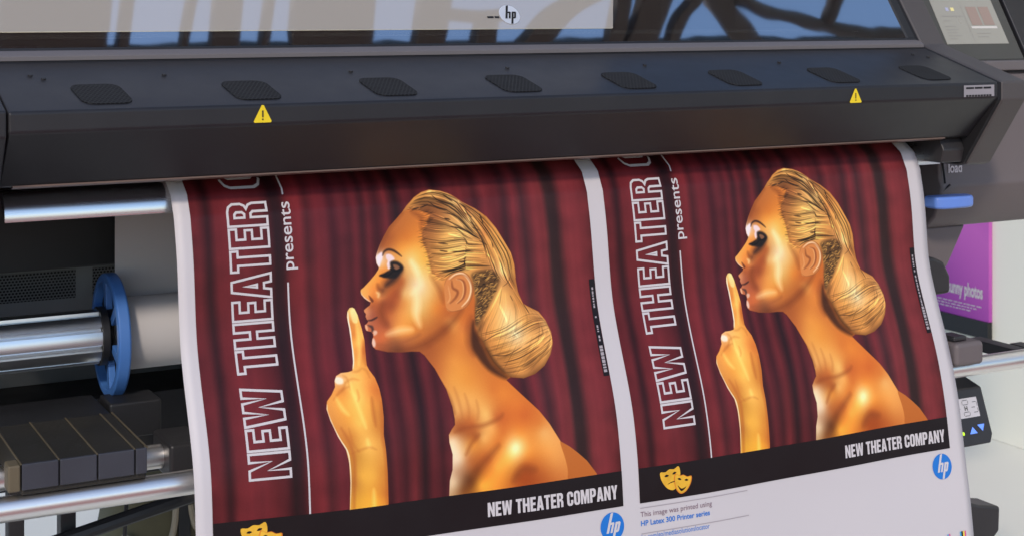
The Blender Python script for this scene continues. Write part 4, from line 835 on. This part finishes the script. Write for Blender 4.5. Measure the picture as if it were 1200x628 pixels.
def bag_mesh():
    b = B(); bm = b.bm; r = bmesh.ops.create_uvsphere(bm, u_segments=48, v_segments=32, radius=1)
    for v in bm.verts:
        d = v.co.normalized(); sgn = lambda a, p: math.copysign(abs(a)**p, a)
        x, y, z = sgn(d.x,.6), sgn(d.y,.7), sgn(d.z,.6)
        w = .108*(1+.42*z); v.co = Vector((x*w+.045*z, y*.10, z*.19))
        v.co += Vector((.006*math.sin(31*v.co.z+9*v.co.x), 0, .005*math.sin(40*v.co.x)))
        v.co += Vector((.838, 3.2, -1.108))
    return b.build('bag_body', 'olive', bag, 0, True)
bag_mesh()
def fp(x, z): # point on the front of the bag
    return Vector((x, 3.2-.102, z))
for pts in ([(.785,-1.10),(.82,-1.115),(.845,-1.10),(.858,-1.06),(.862,-1.0),(.868,-.95)], [(.915,-.96),(.893,-1.0),(.892,-1.04),(.905,-1.075),(.93,-1.09)], [(.75,-1.07),(.80,-1.095),(.84,-1.125),(.86,-1.17),(.85,-1.24)]):
    q = catmull(pts, 5); b = B(); b.tube([fp(x, z) for x, z in q], .007, 8); b.build('piping', 'piping', bag, 0, True)
b = B(); b.slab([fp(.868,-.96)+Vector((0,-.004,0)), fp(.893,-.96)+Vector((0,-.004,0)), fp(.890,-1.11)+Vector((0,-.004,0)), fp(.864,-1.11)+Vector((0,-.004,0))], (0,.012,0)); b.build('strap', 'black', bag, .003)

# ------------------------------------------------------------------ setting
def sheet_plane(name, pts, mat, kind, label=None, cat=None, th=.05):
    b = B(); b.slab([Vector(p) for p in pts], (0,0,-th)); o = b.build(name, mat, None, 0, False, (0,0,0), up=False)
    return tag(o, label, cat, None, kind)
sheet_plane('floor', [(-30,-30,0),(30,-30,0),(30,30,0),(-30,30,0)], 'floor', 'structure')
sheet_plane('carpet', [(-6,-9,.006),(5,-9,.006),(5,1.35,.006),(-6,1.35,.006)], 'carpet', 'structure', th=.004)
b = B(); b.box(3.45, 3.60, 1.2, 7.5, 0.001, 2.6); tag(b.build('wall', 'wall', None, 0, False, (3.5,4,0), up=False), 'pale cream wall to the right of the printer, carrying the magenta banner', 'wall')
bn = empty('wall_banner', (3.44, 3.7, H-.95), 'magenta banner with white lettering and a dark bottom rail, hung on the cream wall', 'banner')
def banner():
    y0, y1, z0, z1 = 3.384, 4.25, -.945, -.20
    b = B(); b.box(3.435, 3.449, y0, y1, z0, z1)
    for f in b.bm.faces:
        for l in f.loops: l[b.uv].uv = ((y1-l.vert.co.y)/(y1-y0), (l.vert.co.z-z0)/(z1-z0))
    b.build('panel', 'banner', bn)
    b = B(); b.box(3.430, 3.4495, y0, y1, -.998, -.9455); b.build('bottom_rail', 'black', bn, .001)
    text('banner_lettering', 'sunny photos', lambda u, v: Vector((3.4340, 3.556-.148*u, -.878+.056*v)), 'ink_white', bn, .03)
    ds = []
    for r_, z in enumerate((-.906,-.915,-.924)):
        y = 3.60
        while y > 3.42+.02*r_:
            l = random.uniform(.006,.02); ds.append(rect(y-l, y, z, z+.003)); y -= l+random.uniform(.003,.006)
    flat('small_print', ds, lambda y, z: Vector((3.4340, y, z)), 'ink_white', bn)
banner()
# unseen overhead canopy, added and shaped for the printer's window to mirror
can = empty('canopy', (2.2, 1.5, H+1.9), 'unseen slatted canopy added overhead, its dark bars shaped to mirror in the window', 'canopy')
mx = [(-60,.57),(0,.715),(150,1.065),(400,1.72),(600,2.31),(715,2.68),(830,3.075),(900,3.33),(1065,4.01),(1140,4.35)]
def cX(p): return float(np.interp(p, [a for a,_ in mx], [b for _,b in mx]))
def slat(pts, wpx, name='slat'):
    """pts: run of the slat as (along, across 0..58); width in the same unit"""
    q = catmull(pts, 6) if len(pts) > 2 else pts; lft, rgt = [], []
    for x, y in q:
        Y = 1.64-.15*y/58; lft.append(Vector((cX(x-wpx/2), Y, 1.9))); rgt.append(Vector((cX(x+wpx/2), Y, 1.9)))
    b = B(); b.slab(lft+rgt[::-1], (0,0,.05)); return b.build(name, 'canopy', can, .004)
for pts, w in (([(65,-25),(65,85)],130), ([(151,-25),(150,0),(148,58),(146,85)],13), ([(232,-25),(222,0),(216,60),(206,85)],9),
        ([(262,-25),(264,58),(266,85)],32), ([(312,-25),(310,58),(306,85)],9), ([(386,-25),(390,58),(396,85)],96), ([(505,-25),(505,58),(503,85)],36),
        ([(572,28),(572,85)],24), ([(735,-25),(684,0),(655,22),(632,58),(600,85)],34), ([(728,-25),(728,85)],16), ([(768,-25),(766,0),(758,58),(748,85)],34),
        ([(806,-25),(815,0),(800,30),(796,85)],14), ([(830,-25),(842,0),(866,30),(884,58),(915,85)],32)):
    slat(pts, w)
for pts, r in (([(862,-6),(895,16),(935,28),(975,42),(1020,52),(1110,58)],.035), ([(976,-25),(977,0),(974,36)],.045), ([(520,22),(560,26),(590,24)],.03)):
    q = catmull(pts, 5); b = B(); b.tube([Vector((cX(x), 1.64-.15*y/58, 1.93)) for x, y in q], r*.7, 12); b.build('branch', 'canopy', can, 0, True)
for y in (1.40, 1.74): box('beam', 'canopy', can, (.3, 4.6, y-.05, y+.05, 1.951, 2.05), .004)

# ------------------------------------------------------------------ camera, light
cam = bpy.data.cameras.new('camera'); co = bpy.data.objects.new('camera', cam); COL.objects.link(co)
co.location = (0,0,H); co.rotation_euler = (R(90), 0, R(-28))
cam.sensor_width = 36; cam.lens = 1780/1200*36; cam.shift_y = -302/1200; cam.clip_start = .05; cam.clip_end = 200
cam.dof.use_dof = True; cam.dof.focus_distance = 2.45; cam.dof.aperture_fstop = 9
sc.camera = co
SE, SA = R(35), R(215)      # sun elevation, azimuth (clockwise from +Y)
w = bpy.data.worlds.new('World'); sc.world = w; w.use_nodes = True; nt = w.node_tree
sky = nt.nodes.new('ShaderNodeTexSky'); sky.sky_type = 'NISHITA'; sky.sun_disc = False; sky.sun_elevation = SE; sky.sun_rotation = SA; sky.ozone_density = 2.5; sky.dust_density = .6
bg = nt.nodes['Background']; bg.inputs[1].default_value = .15; nt.links.new(sky.outputs[0], bg.inputs[0])
sl = bpy.data.lights.new('sun', 'SUN'); sl.energy = 1.6; sl.angle = R(6); sl.color = (1,.86,.72)
so = bpy.data.objects.new('sun', sl); COL.objects.link(so)
d = Vector((math.sin(SA)*math.cos(SE), math.cos(SA)*math.cos(SE), math.sin(SE)))
so.rotation_euler = d.to_track_quat('Z', 'Y').to_euler()
sc.view_settings.view_transform = 'Standard'; sc.view_settings.look = 'None'; sc.view_settings.exposure = .34; sc.view_settings.gamma = 1
sc.render.engine = 'CYCLES'
sc.cycles.use_denoising = True
sc.cycles.transparent_max_bounces = 12; sc.cycles.max_bounces = 10
